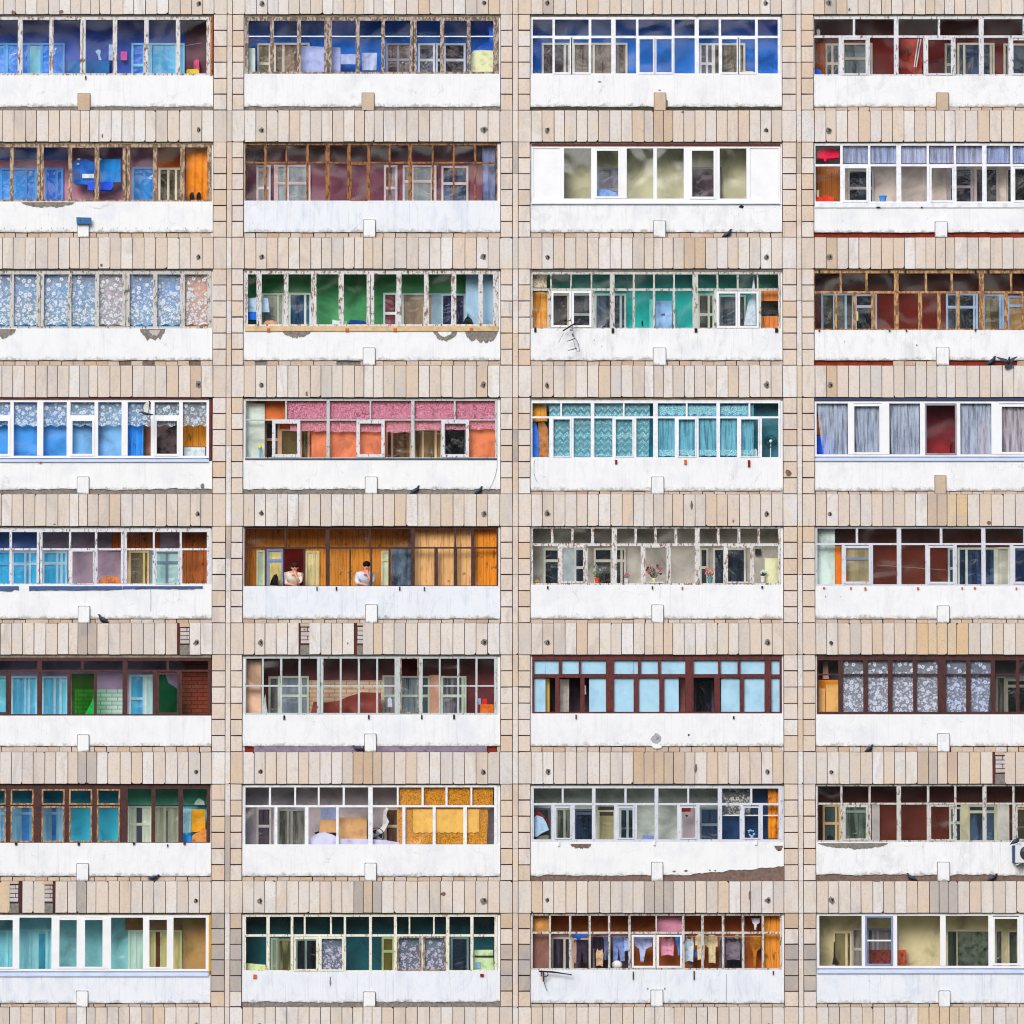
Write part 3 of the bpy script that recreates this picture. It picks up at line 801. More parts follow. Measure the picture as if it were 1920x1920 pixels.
C[2, 2] = dict(m=PEELG, r=(130, 105, 1790, 490), b=(8, 18, 16, 12), M=[(668, 32), (1222, 38)], t=(224, 16), U=[(260, 10), (393, 11), (530, 10), (812, 12), (947, 12), (1080, 12), (1370, 12), (1505, 12), (1638, 10)], L=[(248, 24), (536, 28), (812, 16), (947, 16), (1080, 16), (1356, 18), (1652, 18)],
  S=[(262, 234, 396, 476, 14, PVC), (398, 234, 530, 476, 14, PVC), (1364, 236, 1504, 480, 14, PVC), (1506, 236, 1644, 480, 14, PVC)],
  wall='#1e908a', ceil='#2c7a70', side='#a4641c', g='wav2', bw=[(258, 250, 395, 482, '#a0a090', '#20242c', [375], []), (400, 250, 545, 482, '#90a098', '#38404a', [], [390]), (550, 250, 762, 482, '#98aca8', '#3c4c60', [660, 725], []), (1238, 250, 1350, 482, '#a4b4a4', '#3c3830', [1312], [390]), (1375, 260, 1560, 482, '#88948c', '#44505c', [], [])],
  wp=[(1660, 215, 1800, 490, '#a4602c', .7, 'wood'), (1660, 300, 1800, 400, '#202428', .72, 'paint')],
  lab='pale wooden balcony glazing with two newer white double casements before teal walls')
C[2, 3] = dict(m=ORW, r=(275, 112, 2330, 587), b=(6, 24, 20, 18), M=[(920, 36), (1587, 38)], t=(284, 18), U=[(487, 18), (688, 18), (1153, 18), (1355, 18), (1820, 18), (2030, 18)], L=[(445, 20), (592, 22), (740, 32), (1107, 30), (1255, 28), (1403, 24), (1780, 30), (1910, 16)],
  wall='#561810', ceil='#6c5c68', side='#4a1810', g='wav2', bw=[(333, 292, 590, 580, '#84a0b8', '#4c4c44', [435, 525], []), (595, 298, 770, 580, '#90909c', '#1c242c', [735], [395]), (1310, 292, 1560, 580, '#90a8c4', '#242c34', [1395, 1530], [400]), (1600, 300, 1765, 580, '#7c9cc4', '#6c6448', [1735], []), (1790, 310, 2010, 580, '#7088a8', '#8a6c44', [], [390])],
  lab='balcony glazing with orange-brown wooden bars in front of dark red walls')
C[3, 0] = dict(m=PVC, r=(-420, 116, 1568, 556), b=(20, 20, 20, 18), top=(98, 116, RED), right=(1568, 1588, RED), M=[(90, 26), (302, 46), (514, 28), (722, 28), (935, 46), (1145, 28), (1357, 28)],
  S=[(528, 262, 708, 540, 16), (1160, 262, 1343, 540, 16), (-110, 262, 76, 540, 16)], tb=[(528, 708, 234, 262), (1160, 1343, 234, 262), (-110, 76, 234, 262)],
  wall='#4c9cec', ceil='#6cb0ec', side='#7c4c30', bw=[(-150, 420, 280, 560, '#4ca4ec', '#4ca4ec', [40, 200], []), (1010, 300, 1095, 560, '#58b0e8', '#4090e0', [], [])],
  wp=[(-150, 116, 500, 560, '#4ca4f4', .5, 'paint'), (500, 116, 940, 560, '#78b0e0', .5, 'paint'), (940, 116, 1075, 560, '#44a0f0', .5, 'paint'), (735, 300, 930, 560, '#6c98c0', .05, 'paint'), (540, 290, 705, 560, '#4c94d4', .05, 'paint'), (1075, 120, 1180, 560, '#94604c', .1, 'paint'), (1175, 120, 1380, 560, '#74605a', .1, 'paint'), (1368, 130, 1600, 470, '#b87420', .15, 'wood')],
  sill=(556, 585, PVCB), lab='white plastic balcony glazing framed in red with scalloped lace over blue curtains')
C[3, 1] = dict(m=GRN, r=(70, 100, 1750, 496), b=(6, 12, 14, 6), M=[(623, 22), (1187, 22)], t=(239, 9), U=[(343, 12), (905, 10), (1467, 12)], S=[(250, 242, 438, 490, 22, PEELW), (812, 242, 1000, 490, 22, PEELW), (1378, 242, 1562, 490, 22, PEELW)], L=[],
  wall='#e8783a', ceil='#b8683c', side='#a8b0a8', bw=[(200, 250, 300, 496, '#a8886c', '#3c3444', [], [370]), (300, 300, 500, 496, '#a88870', '#54482c', [440], []), (1008, 300, 1180, 496, '#b08c74', '#5c4630', [1050], []), (1190, 298, 1385, 496, '#b09880', '#6c5c3a', [1255, 1340], []), (1392, 258, 1545, 496, '#585864', '#1c2026', [], [])],
  wp=[(75, 128, 200, 496, '#a8b0a8', .9, 'paint'), (202, 112, 345, 236, '#e87c40', .5, 'paint'), (512, 300, 622, 500, '#f08c60', .55, 'paint'), (622, 300, 1006, 500, '#f49068', .6, 'paint'), (1562, 240, 1760, 500, '#f08c60', .6, 'paint')],
  sill=(494, 503, plain('#30405c', 1, .6)), lab='balcony glazing with three white open casements, orange wall and pink lace valances')
C[3, 2] = dict(m=WHT, r=(130, 108, 1790, 500), b=(6, 20, 14, 12), M=[(537, 24), (957, 32), (1375, 24)], t=(222, 13), U=[(328, 11), (745, 11), (1165, 12), (1583, 12)], L=[(260, 24), (398, 26), (680, 22), (817, 24), (1097, 24), (1232, 24), (1513, 26), (1653, 26)],
  S=[(268, 228, 394, 490, 8), (684, 228, 810, 490, 8), (1104, 228, 1228, 490, 8), (1520, 228, 1648, 490, 8)],
  wall='#1e7080', ceil='#145058', side='#143c44', bw=[(1250, 260, 1480, 500, '#3c8ca0', '#1c6080', [], [])],
  wp=[(1580, 120, 1800, 500, '#30606c', .4, 'paint')],
  lab='white balcony glazing with teal room and lace curtains in zigzag bands')
C[3, 3] = dict(m=PVC, r=(280, 132, 2330, 568), b=(16, 20, 20, 18), top=(105, 132, plain('#1c2c5c', 1, .5)), M=[(563, 42), (836, 60), (1125, 38), (1406, 32), (1696, 62), (2020, 40)], S=[(574, 156, 806, 552, 18), (1144, 156, 1392, 554, 12, plain('#9a98a0', 1)), (1726, 158, 2000, 552, 20)],
  wall='#4a4c6c', ceil='#50506c', side='#c06424', bw=[], wp=[(1130, 130, 1420, 570, '#64242c', .1, 'paint'), (1150, 440, 1340, 570, '#702024', .25, 'paint'), (1560, 300, 1640, 560, '#a86048', .2, 'paint')],
  sill=(568, 602, PVCB), lab='white plastic balcony glazing under a dark blue strip with gathered sheer curtains')
C[4, 0] = dict(m=PEELW, r=(-420, 122, 1582, 550), b=(20, 28, 30, 14), M=[(298, 42), (930, 44)], t=(279, 16), U=[(80, 18), (525, 16), (720, 18), (1153, 14), (1355, 16)], L=[(80, 20), (525, 22), (720, 24), (1155, 22), (1355, 24)],
  S=[(536, 288, 706, 544, 8), (1168, 288, 1344, 544, 8)],
  wall='#80707e', ceil='#5c6c8c', side='#8c4418', bw=[(-250, 295, 80, 550, '#4ca8dc', '#3cb4ec', [], [390]), (90, 295, 285, 550, '#7c9cb0', '#38a8e0', [190, 225], [390]), (318, 295, 505, 550, '#84a4b4', '#38b0e4', [430, 462], [385]), (965, 290, 1120, 550, '#bca468', '#5c5444', [1080], []), (1125, 292, 1350, 550, '#5c7080', '#98c4c4', [1250], [378])],
  wp=[(-300, 130, 310, 275, '#44609c', .03, 'paint'), (840, 130, 1200, 290, '#8c4418', .05, 'wood'), (1360, 130, 1600, 550, '#7c4420', .2, 'wood')],
  lab='peeling white balcony glazing with blue tarp strips tucked under its bottom rail')
C[4, 1] = dict(m=DRK, r=(65, 96, 1756, 500), b=(8, 18, 10, 10), M=[(620, 26), (1187, 26)], t=(238, 11), U=[(338, 12), (903, 10), (1470, 12), (1587, 22)], L=[(205, 10), (325, 8), (465, 14), (770, 11), (910, 13), (1032, 14), (1343, 24), (1472, 24), (1590, 28)],
  op=[2, 5], wall='#cc8434', kind='wood', ceil='#c0802c', side='#c07028', bw=[(145, 255, 205, 495, '#b0b898', '#8ca08c', [], []), (215, 248, 325, 495, '#5c7cb0', '#a49460', [], [322]), (470, 258, 565, 495, '#d8c088', '#c8c090', [530], []), (975, 258, 1035, 495, '#c0b890', '#98a88c', [], [320])],
  wp=[(325, 246, 470, 500, '#420c0c', .1, 'paint'), (1185, 110, 1600, 500, '#cc9c68', .5, 'wood'), (1600, 100, 1770, 500, '#d88428', .6, 'wood'), (1045, 245, 1185, 500, '#28303c', .3, 'paint')],  # the dark grey panel is a pane reflection put into colour
  lab='dark red-brown balcony glazing over golden wood panelling where two people lean out')
C[4, 2] = dict(m=PEELR, r=(130, 94, 1790, 492), b=(10, 16, 16, 18), M=[(682, 34), (1236, 34)], t=(218, 18), U=[(268, 16), (403, 16), (537, 20), (825, 16), (957, 16), (1093, 18), (1375, 18), (1513, 18), (1645, 16)], L=[(315, 20), (495, 18), (870, 22), (1048, 20), (1422, 20), (1605, 18)],
  S=[(324, 226, 486, 474, 12), (880, 228, 1040, 474, 10), (1430, 228, 1598, 474, 10)],
  wall='#98948c', ceil='#8c8074', side='#8c8c84', g='wav2', bw=[(210, 242, 325, 480, '#a4a89c', '#1c2430', [], [325]), (415, 240, 490, 480, '#b8bcb4', '#34404c', [], [370]), (545, 240, 760, 480, '#a8a498', '#20242a', [665, 730], [325]), (1250, 240, 1310, 480, '#b8b4a4', '#30343c', [], [370]), (1340, 240, 1560, 480, '#a8a89c', '#242c3c', [1415], []),],
  wp=[(345, 240, 420, 480, '#a8b4b8', .05, 'paint'), (1685, 308, 1780, 480, '#d8d8b0', .8, 'paint')],
  lab='flaking white balcony glazing with a row of potted flowers on its sill')
C[4, 3] = dict(m=LIL, r=(295, 110, 2330, 588), b=(8, 18, 20, 22), M=[(942, 34), (1603, 32)], t=(251, 15), U=[(613, 18), (1272, 20), (1925, 18)], L=[(505, 24), (722, 30), (1160, 24), (1382, 26), (1822, 28), (2050, 24)],
  S=[(508, 264, 722, 562, 18), (1168, 264, 1378, 562, 16), (1834, 268, 2044, 562, 16)],
  wall='#542418', ceil='#5c4a50', side='#a8bab0', g='wav2', bw=[(515, 272, 740, 570, '#6c7c98', '#988c68', [], [365]), (1325, 280, 1385, 570, '#8c9ca0', '#24343c', [], [440]), (1400, 278, 1700, 570, '#a8b4a8', '#283c5c', [1470], []), (1700, 275, 1810, 570, '#a8a898', '#98988c', [], []), (1820, 285, 2040, 570, '#4a5060', '#142440', [], [])],
  wp=[(295, 115, 440, 575, '#acbcb4', .9, 'paint')],
  lab='white balcony glazing with rust-red room and an orange board beside a pale green end panel')
C[5, 0] = dict(m=DRD, r=(-420, 112, 1582, 554), b=(20, 26, 22, 18), M=[(297, 36), (937, 38)], t=(210, 14), U=[(617, 18), (1257, 18)], L=[(68, 30), (518, 26), (715, 22), (1165, 40), (1350, 30)], S=[(1182, 228, 1342, 534, 12), (-120, 230, 58, 534, 14)],
  wall='#7c6c84', ceil='#4c6898', side='#7c3424', bw=[(-250, 250, 85, 560, '#8cd0ec', '#68c8ec', [], []), (85, 250, 280, 560, '#98d0e8', '#60c0e8', [190, 220], []), (312, 252, 510, 560, '#a8cce0', '#60c4e8', [410, 455], []), (970, 240, 1085, 560, '#a8ccd8', '#3c8cb8', [], [420]), (1085, 240, 1170, 560, '#b4c4c0', '#8cb0b8', [], [])],
  wp=[(560, 350, 930, 560, '#a8c4bc', .02, 'brick'), (1365, 130, 1600, 560, '#5c2c20', .2, 'brick')],
  lab='dark red balcony glazing with green netting stretched behind two of its panes')
C[5, 1] = dict(m=GRN, r=(68, 92, 1750, 487), b=(8, 14, 20, 18), M=[(187, 12), (310, 14), (433, 14), (570, 42), (707, 12), (828, 13), (950, 12), (1085, 36), (1240, 26), (1367, 12), (1490, 14), (1612, 13)], t=(288, 11), nb=[8], S=[(1104, 100, 1226, 470, 8, BARE)],
  op=[8], wall='#502429', ceil='#5c4c54', side='#a88874', g='wav2', bw=[(225, 225, 300, 475, '#8c9488', '#5c585c', [], []), (290, 222, 495, 475, '#98a494', '#64707c', [440], [355]), (985, 218, 1095, 475, '#889484', '#747074', [], [355]), (1100, 222, 1310, 475, '#8c988c', '#647074', [1295], [355]), (1375, 222, 1545, 475, '#98a494', '#64646c', [1520], [355])],
  wp=[(75, 115, 178, 480, '#b09078', .9, 'paint'), (490, 250, 985, 480, '#ac9078', .03, 'brick'), (1300, 215, 1370, 480, '#a47c68', .1, 'paint')],
  lab='pale grey grid balcony glazing of many squares with one wooden sash standing open')
C[5, 2] = dict(m=RED, r=(135, 86, 1798, 478), b=(12, 30, 14, 18), M=[(652, 52), (1183, 54), (1706, 44)], t=(222, 22), U=[(322, 18), (452, 14), (850, 20), (982, 18), (1382, 16), (1513, 18)], L=[(302, 28), (470, 28), (828, 34), (998, 32), (1367, 36), (1533, 26)],
  wall='#302830', ceil='#302830', side='#302830', bw=[(1215, 240, 1345, 470, '#3c3440', '#181828', [], [])], wp=[(1108, 235, 1170, 470, '#5c3a38', .5, 'paint'), (222, 240, 250, 470, '#a08038', .6, 'paint')],
  lab='bright red balcony glazing with light blue sheets pasted behind most panes')
C[5, 3] = dict(m=DRD, r=(300, 100, 2330, 568), b=(10, 38, 20, 28), M=[(485, 36), (680, 34), (873, 36), (1067, 30), (1277, 68), (1485, 36), (1677, 34), (1871, 26), (2070, 30)], t=(249, 12),
  wall='#5c5c60', ceil='#4c5478', side='#b07a30', bw=[(1700, 260, 1780, 560, '#6c6860', '#54544c', [], []), (1780, 285, 1960, 560, '#6c6c64', '#24282c', [], [340])],
  lab='dark red balcony glazing with patterned net curtains and light boards stacked at its left end')
C[6, 0] = dict(m=DRD, r=(-420, 103, 1577, 548), b=(20, 34, 26, 12), M=[(62, 32), (280, 60), (500, 34), (708, 34), (928, 58), (1150, 32), (1355, 34)], t=(262, 7, plain('#24283a', 1)),
  S=[(-140, 138, 46, 256, 12, ORW), (80, 138, 252, 256, 12, ORW), (312, 138, 484, 256, 12, ORW), (518, 138, 692, 256, 12, ORW), (726, 138, 900, 256, 12, ORW), (-140, 266, 46, 538, 12, ORW), (80, 266, 252, 538, 12, ORW), (312, 266, 484, 538, 12, ORW), (518, 266, 692, 538, 12, ORW), (726, 266, 900, 538, 12, ORW)],
  wall='#38a4c0', ceil='#4c9cac', side='#4c7c68', bw=[(-200, 260, 60, 560, '#88bce0', '#80bce0', [0], [320]), (60, 260, 260, 560, '#88bce0', '#80bce0', [], [320]), (300, 260, 500, 560, '#88bce4', '#84c0e4', [], [320]), (955, 262, 1140, 560, '#b0b8a4', '#a0a898', [1010], [402]), (1155, 262, 1350, 560, '#8c8e78', '#7c8070', [1235], [])],
  wp=[(165, 262, 218, 560, '#3468a4', .06, 'paint'), (388, 262, 420, 560, '#3468a4', .06, 'paint'), (930, 120, 1600, 262, '#4c8c74', .03, 'paint'), (1025, 262, 1065, 560, '#3c3c48', .06, 'paint'), (1225, 300, 1260, 560, '#4c504c', .06, 'paint')],
  lab='dark red balcony glazing with tan inner sashes before turquoise and green walls')
C[6, 1] = dict(m=WHT, r=(65, 95, 1750, 497), b=(6, 16, 20, 6), M=[(905, 30)], t=(237, 14), U=[(235, 14), (403, 12), (560, 12), (727, 14), (1087, 12), (1253, 14), (1412, 14), (1578, 12)], L=[(275, 20), (480, 24), (685, 17), (1128, 20), (1330, 20), (1536, 24)],
  wall='#8c8488', ceil='#6c6c70', side='#70707c', g='dull', bw=[(145, 245, 245, 500, '#94908e', '#3c3640', [], [370]), (285, 255, 475, 500, '#70706c', '#60605a', [355, 380], []), (1000, 250, 1095, 500, '#94846c', '#4c3428', [], [370])],
  wp=[(575, 250, 690, 330, '#6c7898', .06, 'paint')],
  lab='white balcony glazing with cardboard boxes, bedding and a golden lace curtain inside')
C[6, 2] = dict(m=LIL, r=(135, 100, 1805, 482), b=(10, 18, 28, 24), M=[(545, 22), (963, 26), (1386, 28)], t=(223, 15), U=[(338, 12), (757, 14), (1175, 12), (1595, 14)], L=[(273, 22), (405, 26), (692, 22), (823, 24), (1111, 20), (1240, 22), (1530, 24), (1660, 24)],
  S=[(285, 238, 398, 458, 10), (702, 238, 814, 458, 10), (1120, 238, 1232, 458, 10), (1540, 238, 1652, 458, 10)],
  wall='#98a098', ceil='#7c7c74', side='#2c3440', g='dull', bw=[(140, 250, 255, 470, '#404850', '#28303c', [], []), (290, 250, 405, 470, '#8c948c', '#60685c', [350], []), (415, 255, 545, 470, '#40485c', '#1c2c44', [], [285]), (570, 262, 690, 470, '#949884', '#807c5c', [], []), (715, 250, 830, 470, '#8c9c9c', '#243038', [770], []), (1250, 245, 1385, 470, '#5c6c78', '#26344c', [], [360])],
  wp=[(1390, 120, 1810, 470, '#1a3050', .3, 'paint'), (575, 240, 690, 300, '#3c342c', .05, 'paint'), (1138, 242, 1235, 470, '#8c8084', .2, 'paint')],
  lab='lilac-white balcony glazing with four narrow casements above a rail, navy curtains at its right end')
C[6, 3] = dict(m=PEELG, r=(303, 103, 2330, 567), b=(6, 18, 20, 22), M=[(940, 34), (1611, 32)], t=(258, 15), U=[(492, 16), (712, 16), (1170, 18), (1383, 16), (1838, 16), (2060, 16)], L=[(492, 18), (712, 22), (1170, 22), (1383, 20), (1842, 24), (2060, 20)],
  S=[(504, 268, 702, 548, 18), (1180, 270, 1374, 548, 12), (1856, 272, 2050, 548, 14)],
  wall='#4a2016', ceil='#3c2c2c', side='#3c1c18', g='wav2', bw=[(345, 268, 485, 560, '#ac9064', '#304044', [450], [412]), (515, 268, 715, 560, '#6c7870', '#58685c', [], [320]), (1335, 285, 1435, 560, '#98a090', '#2c4048', [], [408]), (1480, 268, 1720, 560, '#9c9c80', '#34465c', [1485, 1695], [322]), (1850, 290, 2040, 560, '#8c8058', '#3c3428', [], [])],
  wp=[(730, 262, 790, 560, '#a09c98', .08, 'paint'), (1425, 265, 1485, 560, '#a8a488', .1, 'paint'), (1712, 265, 1805, 560, '#a4a49c', .1, 'paint')],
  lab='flaking white balcony glazing above the air conditioner with dark rust-brown room')
C[7, 0] = dict(m=PVC, r=(-420, 222, 1565, 645), b=(20, 20, 22, 18), right=(1565, 1583, plain('#d8a030', 1)), M=[(122, 46), (416, 58), (606, 60), (802, 62), (1096, 46), (1278, 46)], S=[(-140, 244, 112, 628, 16), (430, 244, 594, 626, 16), (622, 244, 786, 626, 16), (1106, 244, 1266, 626, 14)],
  wall='#80bcc0', ceil='#5c90a8', side='#8c6c3c', g='wavy', bw=[(-200, 338, 120, 640, '#88ccd4', '#70b8c8', [-20, 55], []), (140, 330, 390, 640, '#90d4dc', '#88ccd8', [225, 350], []), (960, 335, 1090, 640, '#c4dccc', '#84a498', [1015], []), (1110, 335, 1365, 640, '#b8bc90', '#a8a068', [1165, 1205], [])],
  wp=[(290, 362, 350, 640, '#2c7890', .06, 'paint'), (940, 225, 1600, 335, '#94683c', .02, 'paint'), (1370, 225, 1600, 645, '#8c7044', .08, 'paint'), (1168, 350, 1200, 640, '#582c14', .08, 'paint')],
  sill=(645, 684, PVCB), lab='white plastic balcony glazing at the lower left with rounded reflections on teal and olive panes')
C[7, 1] = dict(m=YWH, r=(65, 194, 1752, 577), b=(10, 16, 20, 12), M=[(222, 22), (382, 18), (735, 16), (905, 18), (1072, 20), (1420, 22), (1582, 20)], t=(334, 16), U=[(467, 12), (642, 12), (1165, 10), (1328, 10)], L=[(563, 12), (1250, 16)],
  S=[(394, 344, 558, 572, 14), (568, 344, 728, 572, 12), (1084, 340, 1244, 568, 12, BARE), (1256, 340, 1408, 568, 12, BARE)],
  wall='#16444c', ceil='#1c4c44', side='#24405c', g='wav2', bw=[(240, 350, 290, 575, '#889484', '#788870', [], []), (285, 355, 400, 575, '#6c7464', '#70704c', [], []), (405, 355, 555, 575, '#6c8078', '#1c2028', [475], []), (980, 345, 1065, 575, '#8c9c74', '#544c20', [], [440]), (1440, 345, 1560, 575, '#5c7474', '#202c3c', [], [])],
  lab='rust-stained white balcony glazing with patterned net behind four casements and dark green walls')
C[7, 2] = dict(m=PEELG, r=(132, 188, 1800, 570), b=(6, 14, 14, 18), M=[(253, 13), (387, 14), (518, 14), (648, 14), (783, 16), (1142, 16), (1270, 16), (1407, 16), (1540, 16), (1672, 14)], t=(316, 14), U=[(962, 10)], L=[(960, 10)], S=[(798, 330, 954, 550, 13, WHT), (966, 330, 1134, 550, 13, WHT)],
  wall='#8c4c24', ceil='#a86428', side='#e08a20', bw=[(262, 345, 400, 570, '#a89c94', '#4c4858', [350], []), (400, 350, 525, 570, '#a48c7c', '#5c5058', [], []), (540, 345, 660, 570, '#7c7078', '#38303c', [], []), (1380, 340, 1550, 570, '#6c6068', '#342c34', [], [])],
  wp=[(255, 330, 790, 575, '#54484e', .02, 'paint'), (132, 195, 248, 312, '#e0a05c', .9, 'paint'), (132, 322, 250, 560, '#6c4c44', .85, 'paint'), (1676, 195, 1800, 560, '#dc8c34', .9, 'wood'), (970, 205, 1136, 308, '#946070', .9, 'paint')],
  lab='weathered many-barred balcony glazing crowded with drying laundry before orange walls')
C[7, 3] = dict(m=PVC, r=(300, 212, 2330, 650), b=(18, 26, 20, 20), M=[(663, 26), (910, 34), (1285, 44), (1658, 34), (1900, 34), (2200, 30)], S=[(676, 238, 894, 628, 14, plain('#8094c4', 1)), (1674, 246, 1884, 626, 16)], tb=[(690, 880, 426, 438)],
  wall='#b8ae88', ceil='#a49c78', side='#a8985c', g='wavy', gx={1: 'wav2'}, bw=[(425, 360, 575, 640, '#b8ac88', '#6c6444', [530], []), (570, 335, 700, 640, '#8c8478', '#6c6864', [], [500]), (690, 335, 930, 640, '#6c6c74', '#5c585c', [740, 775], []), (1310, 345, 1700, 640, '#a49c7c', '#2c332b', [1400], []), (1690, 345, 1760, 640, '#98947c', '#5c5c5c', [], []), (1790, 350, 1880, 640, '#9c9880', '#34382f', [], [])],
  sill=(640, 690, PVCB), lab='white plastic balcony glazing at the lower right with one blue-edged sash and khaki walls')

YF, YB_, YG = .07, .135, .11           # frame front, frame back, glass plane
YBACK = .86
GL = {'wavy': None, 'dull': G_DULL}
G_WAVY = glassmat('reflective_window_glass', .06, .06, (1, 1, 1, 1), .1, 1.1)
GL['wavy'] = G_WAVY
GL['wav2'] = G_DULL
CEIL0 = plain('#c8c8c8', 1)

def cell(r, c):
    d = C[r, c]
    k = RS[c] * SC
    X0, Y0, X1, Y1 = d['r']
    x0, x1, z0, z1 = RZ(r, c, X0, Y0, X1, Y1, YF)
    x0 = max(x0, wx(BAY[c][0])) if c else wx(BAY[0][0]); x1 = min(x1, wx(BAY[c][1])) if c < 3 else wx(BAY[3][1])
    if c == 0: x0 += .21
    if c == 3: x1 -= .21
    mt = d['m']
    jit = .003 if mt not in (PVC, WHT) else 0
    root = empty('balcony_glazing', ((x0 + x1) / 2, YF, z0), d['lab'], 'balcony glazing', 'glazed balconies of the facade')
    l, t, rr, b = [v * k for v in d['b']]
    MB().ring(x0, x1, YF, YB_, z0, z1, l, t, rr, b, 0, jit).build('frame', mt, root)
    if 'top' in d:
        q = RZ(r, c, X0, d['top'][0], X1, d['top'][1], .05)
        MB().box(x0, x1, .04, .12, z1 + .002, q[3]).build('head_strip', d['top'][2], root)
    if 'right' in d:
        q = RZ(r, c, d['right'][0], Y0, d['right'][1], Y1, .08)
        MB().box(x1 + .002, q[1] - .004, .06, .14, z0, z1).build('side_strip', d['right'][2], root)
    if 'sill' in d:
        q = RZ(r, c, X0, d['sill'][0], X1, d['sill'][1], .03)
        zt = min(q[3], z0 - .002)
        m = MB()
        if d['sill'][2] is PVCB:      # sloping metal flashing
            n = 0
            m.v = [(x0, .02, q[2]), (x1, .02, q[2]), (x0, .02, q[2] + .02), (x1, .02, q[2] + .02), (x0, .13, zt), (x1, .13, zt), (x0, .13, q[2]), (x1, .13, q[2])]
            m.f = [(0, 1, 3, 2), (2, 3, 5, 4), (4, 5, 7, 6), (6, 7, 1, 0), (0, 2, 4, 6), (1, 7, 5, 3)]; m.m = [0] * 6
        else: m.box(x0, x1, .035, .13, q[2], zt, 0, .002)
        m.build('sill', d['sill'][2], root)
        gb = d['sill'][1]
    else: gb = d['r'][3]
    gbp = Z(r, c, 0, gb)[1]
    def X(v, Yz=300): return RZ(r, c, v, Yz, v, Yz, YF)[0]
    def Zz(v): return RZ(r, c, X0, v, X1, v, YF)[2]
    zi0, zi1 = z0 + b, z1 - t
    # filler between glazing and the band above
    zb = bands[r][1]
    zt = z1 if 'top' not in d else RZ(r, c, X0, d['top'][0], X1, d['top'][1], .05)[3]
    if zb - zt > .012:
        MB().box(wx(BAY[c][0]) + .01, wx(BAY[c][1]) - .01, .06, .15, zt + .003, zb + .02, 0, .004).build('lintel', rockmat('lintel_plaster', '#6c6258', '#b8a894', 9) if (r * 3 + c) % 2 else M_MORT, bld)
    # side fillers
    for s, e in ((wx(BAY[c][0]), x0), (x1, wx(BAY[c][1]))):
        if e - s > .02 and not ('right' in d and s > x0): MB().box(s + .003, e - .003, .09, .15, zl_(r) , zb).build('jamb', M_PLA[2], bld)
    Ms = []
    for (xc, w, *mm) in d['M']:
        hw = w * k / 2
        a = X(xc)
        if x0 + .05 < a < x1 - .05:
            Ms.append((a, hw))
            pr = .012 if w > 40 else 0
            MB().box(a - hw, a + hw, YF - pr, YB_, zi0, zi1, 0, jit).build('mullion', mm[0] if mm else mt, root)
            if w >= 40 and mt not in (PVC, WHT, RED, DRD):   # paired posts with a gap between
                MB().box(a - .006, a + .006, YF - pr - .003, YF, zi0 + .01, zi1 - .01).build('post_gap', M_DARK, root)
    Ms.sort()
    edges = [x0 + l] + sum([[a - h, a + h] for a, h in Ms], []) + [x1 - rr]
    bays = [(edges[i], edges[i + 1]) for i in range(0, len(edges), 2)]
    panes = []
    if 't' in d:
        tz, th = Zz(d['t'][0]), d['t'][1] * k / 2
        tm = d['t'][2] if len(d['t']) > 2 else mt
        nb = d.get('nb', [])
        for i, (a, q) in enumerate(bays):
            if i in nb: continue
            MB().box(a, q, YF + .004, YB_, tz - th, tz + th, 0, jit * .5).build('transom', tm, root)
        for row, lo, hi in (('U', tz + th, zi1), ('L', zi0, tz - th)):
            ext = sorted((X(v), w * k / 2) for v, w in d.get(row, []))
            for i, (a, q) in enumerate(bays):
                if i in nb:
                    if row == 'L': panes.append((a, q, zi0, zi1, 'N'))
                    continue
                cur = a
                for xc, hw in ext:
                    if a + .03 < xc < q - .03:
                        MB().box(xc - hw, xc + hw, YF + .004, YB_, lo, hi, 0, jit * .5).build('mullion', mt, root)
                        panes.append((cur, xc - hw, lo, hi, row)); cur = xc + hw
                panes.append((cur, q, lo, hi, row))
    else:
        for a, q in bays: panes.append((a, q, zi0, zi1, 'F'))
    # two-part casements with a bar between
    for (a, q, ya, yb) in d.get('tb', []):
        MB().box(X(a) + .002, X(q) - .002, YF + .003, YB_, Zz(yb), Zz(ya)).build('transom', mt, root)
    sashes = []
    for s in d.get('S', []):
        a, q, lo, hi = X(s[0]), X(s[2]), Zz(s[3]), Zz(s[1])
        if q < x0 + .1 or a > x1 - .1: continue
        a = max(a, x0 + .01); q = min(q, x1 - .01)
        w = s[4] * k
        yy = YF - .018
        o = MB().ring(a, q, yy, YF + .03, lo, hi, w, w, w, w, 0, jit * .5).build('sash', s[5] if len(s) > 5 else mt, root)
        sashes.append((a + w, q - w, lo + w, hi - w, o))
    opn = d.get('op', [])
    gdef = GL.get(d.get('g')) or G_CLR
    li = -1
    kinds = {}
    for (a, q, lo, hi, row) in panes:
        if q - a < .03: continue
        kinds[row] = kinds.get(row, -1) + 1
        if row in 'LNF' and kinds[row] in opn and row != 'F': continue
        if (r, c) == (5, 1) and row == 'N': continue
        cx, cz = (a + q) / 2, (lo + hi) / 2
        par = root
        for (sa, sq, slo, shi, so) in sashes:
            if sa < cx < sq and slo < cz < shi: par = so
        gm = gdef
        if row == 'F' and kinds[row] in d.get('gx', {}): gm = G_DULL
        if 'pan' in d and any(X(p[0]) - .1 < cx < X(p[2]) + .1 for p in d['pan']): continue
        MB().box(a - .004, q + .004, YG, YG + .004, lo - .004, hi + .004).build('pane', gm, par)
    for p in d.get('pan', []):
        MB().box(X(p[0]) + .002, X(p[2]) - .002, YF + .02, YF + .05, Zz(p[3]), Zz(p[1])).build('blank_panel', PVC, root)
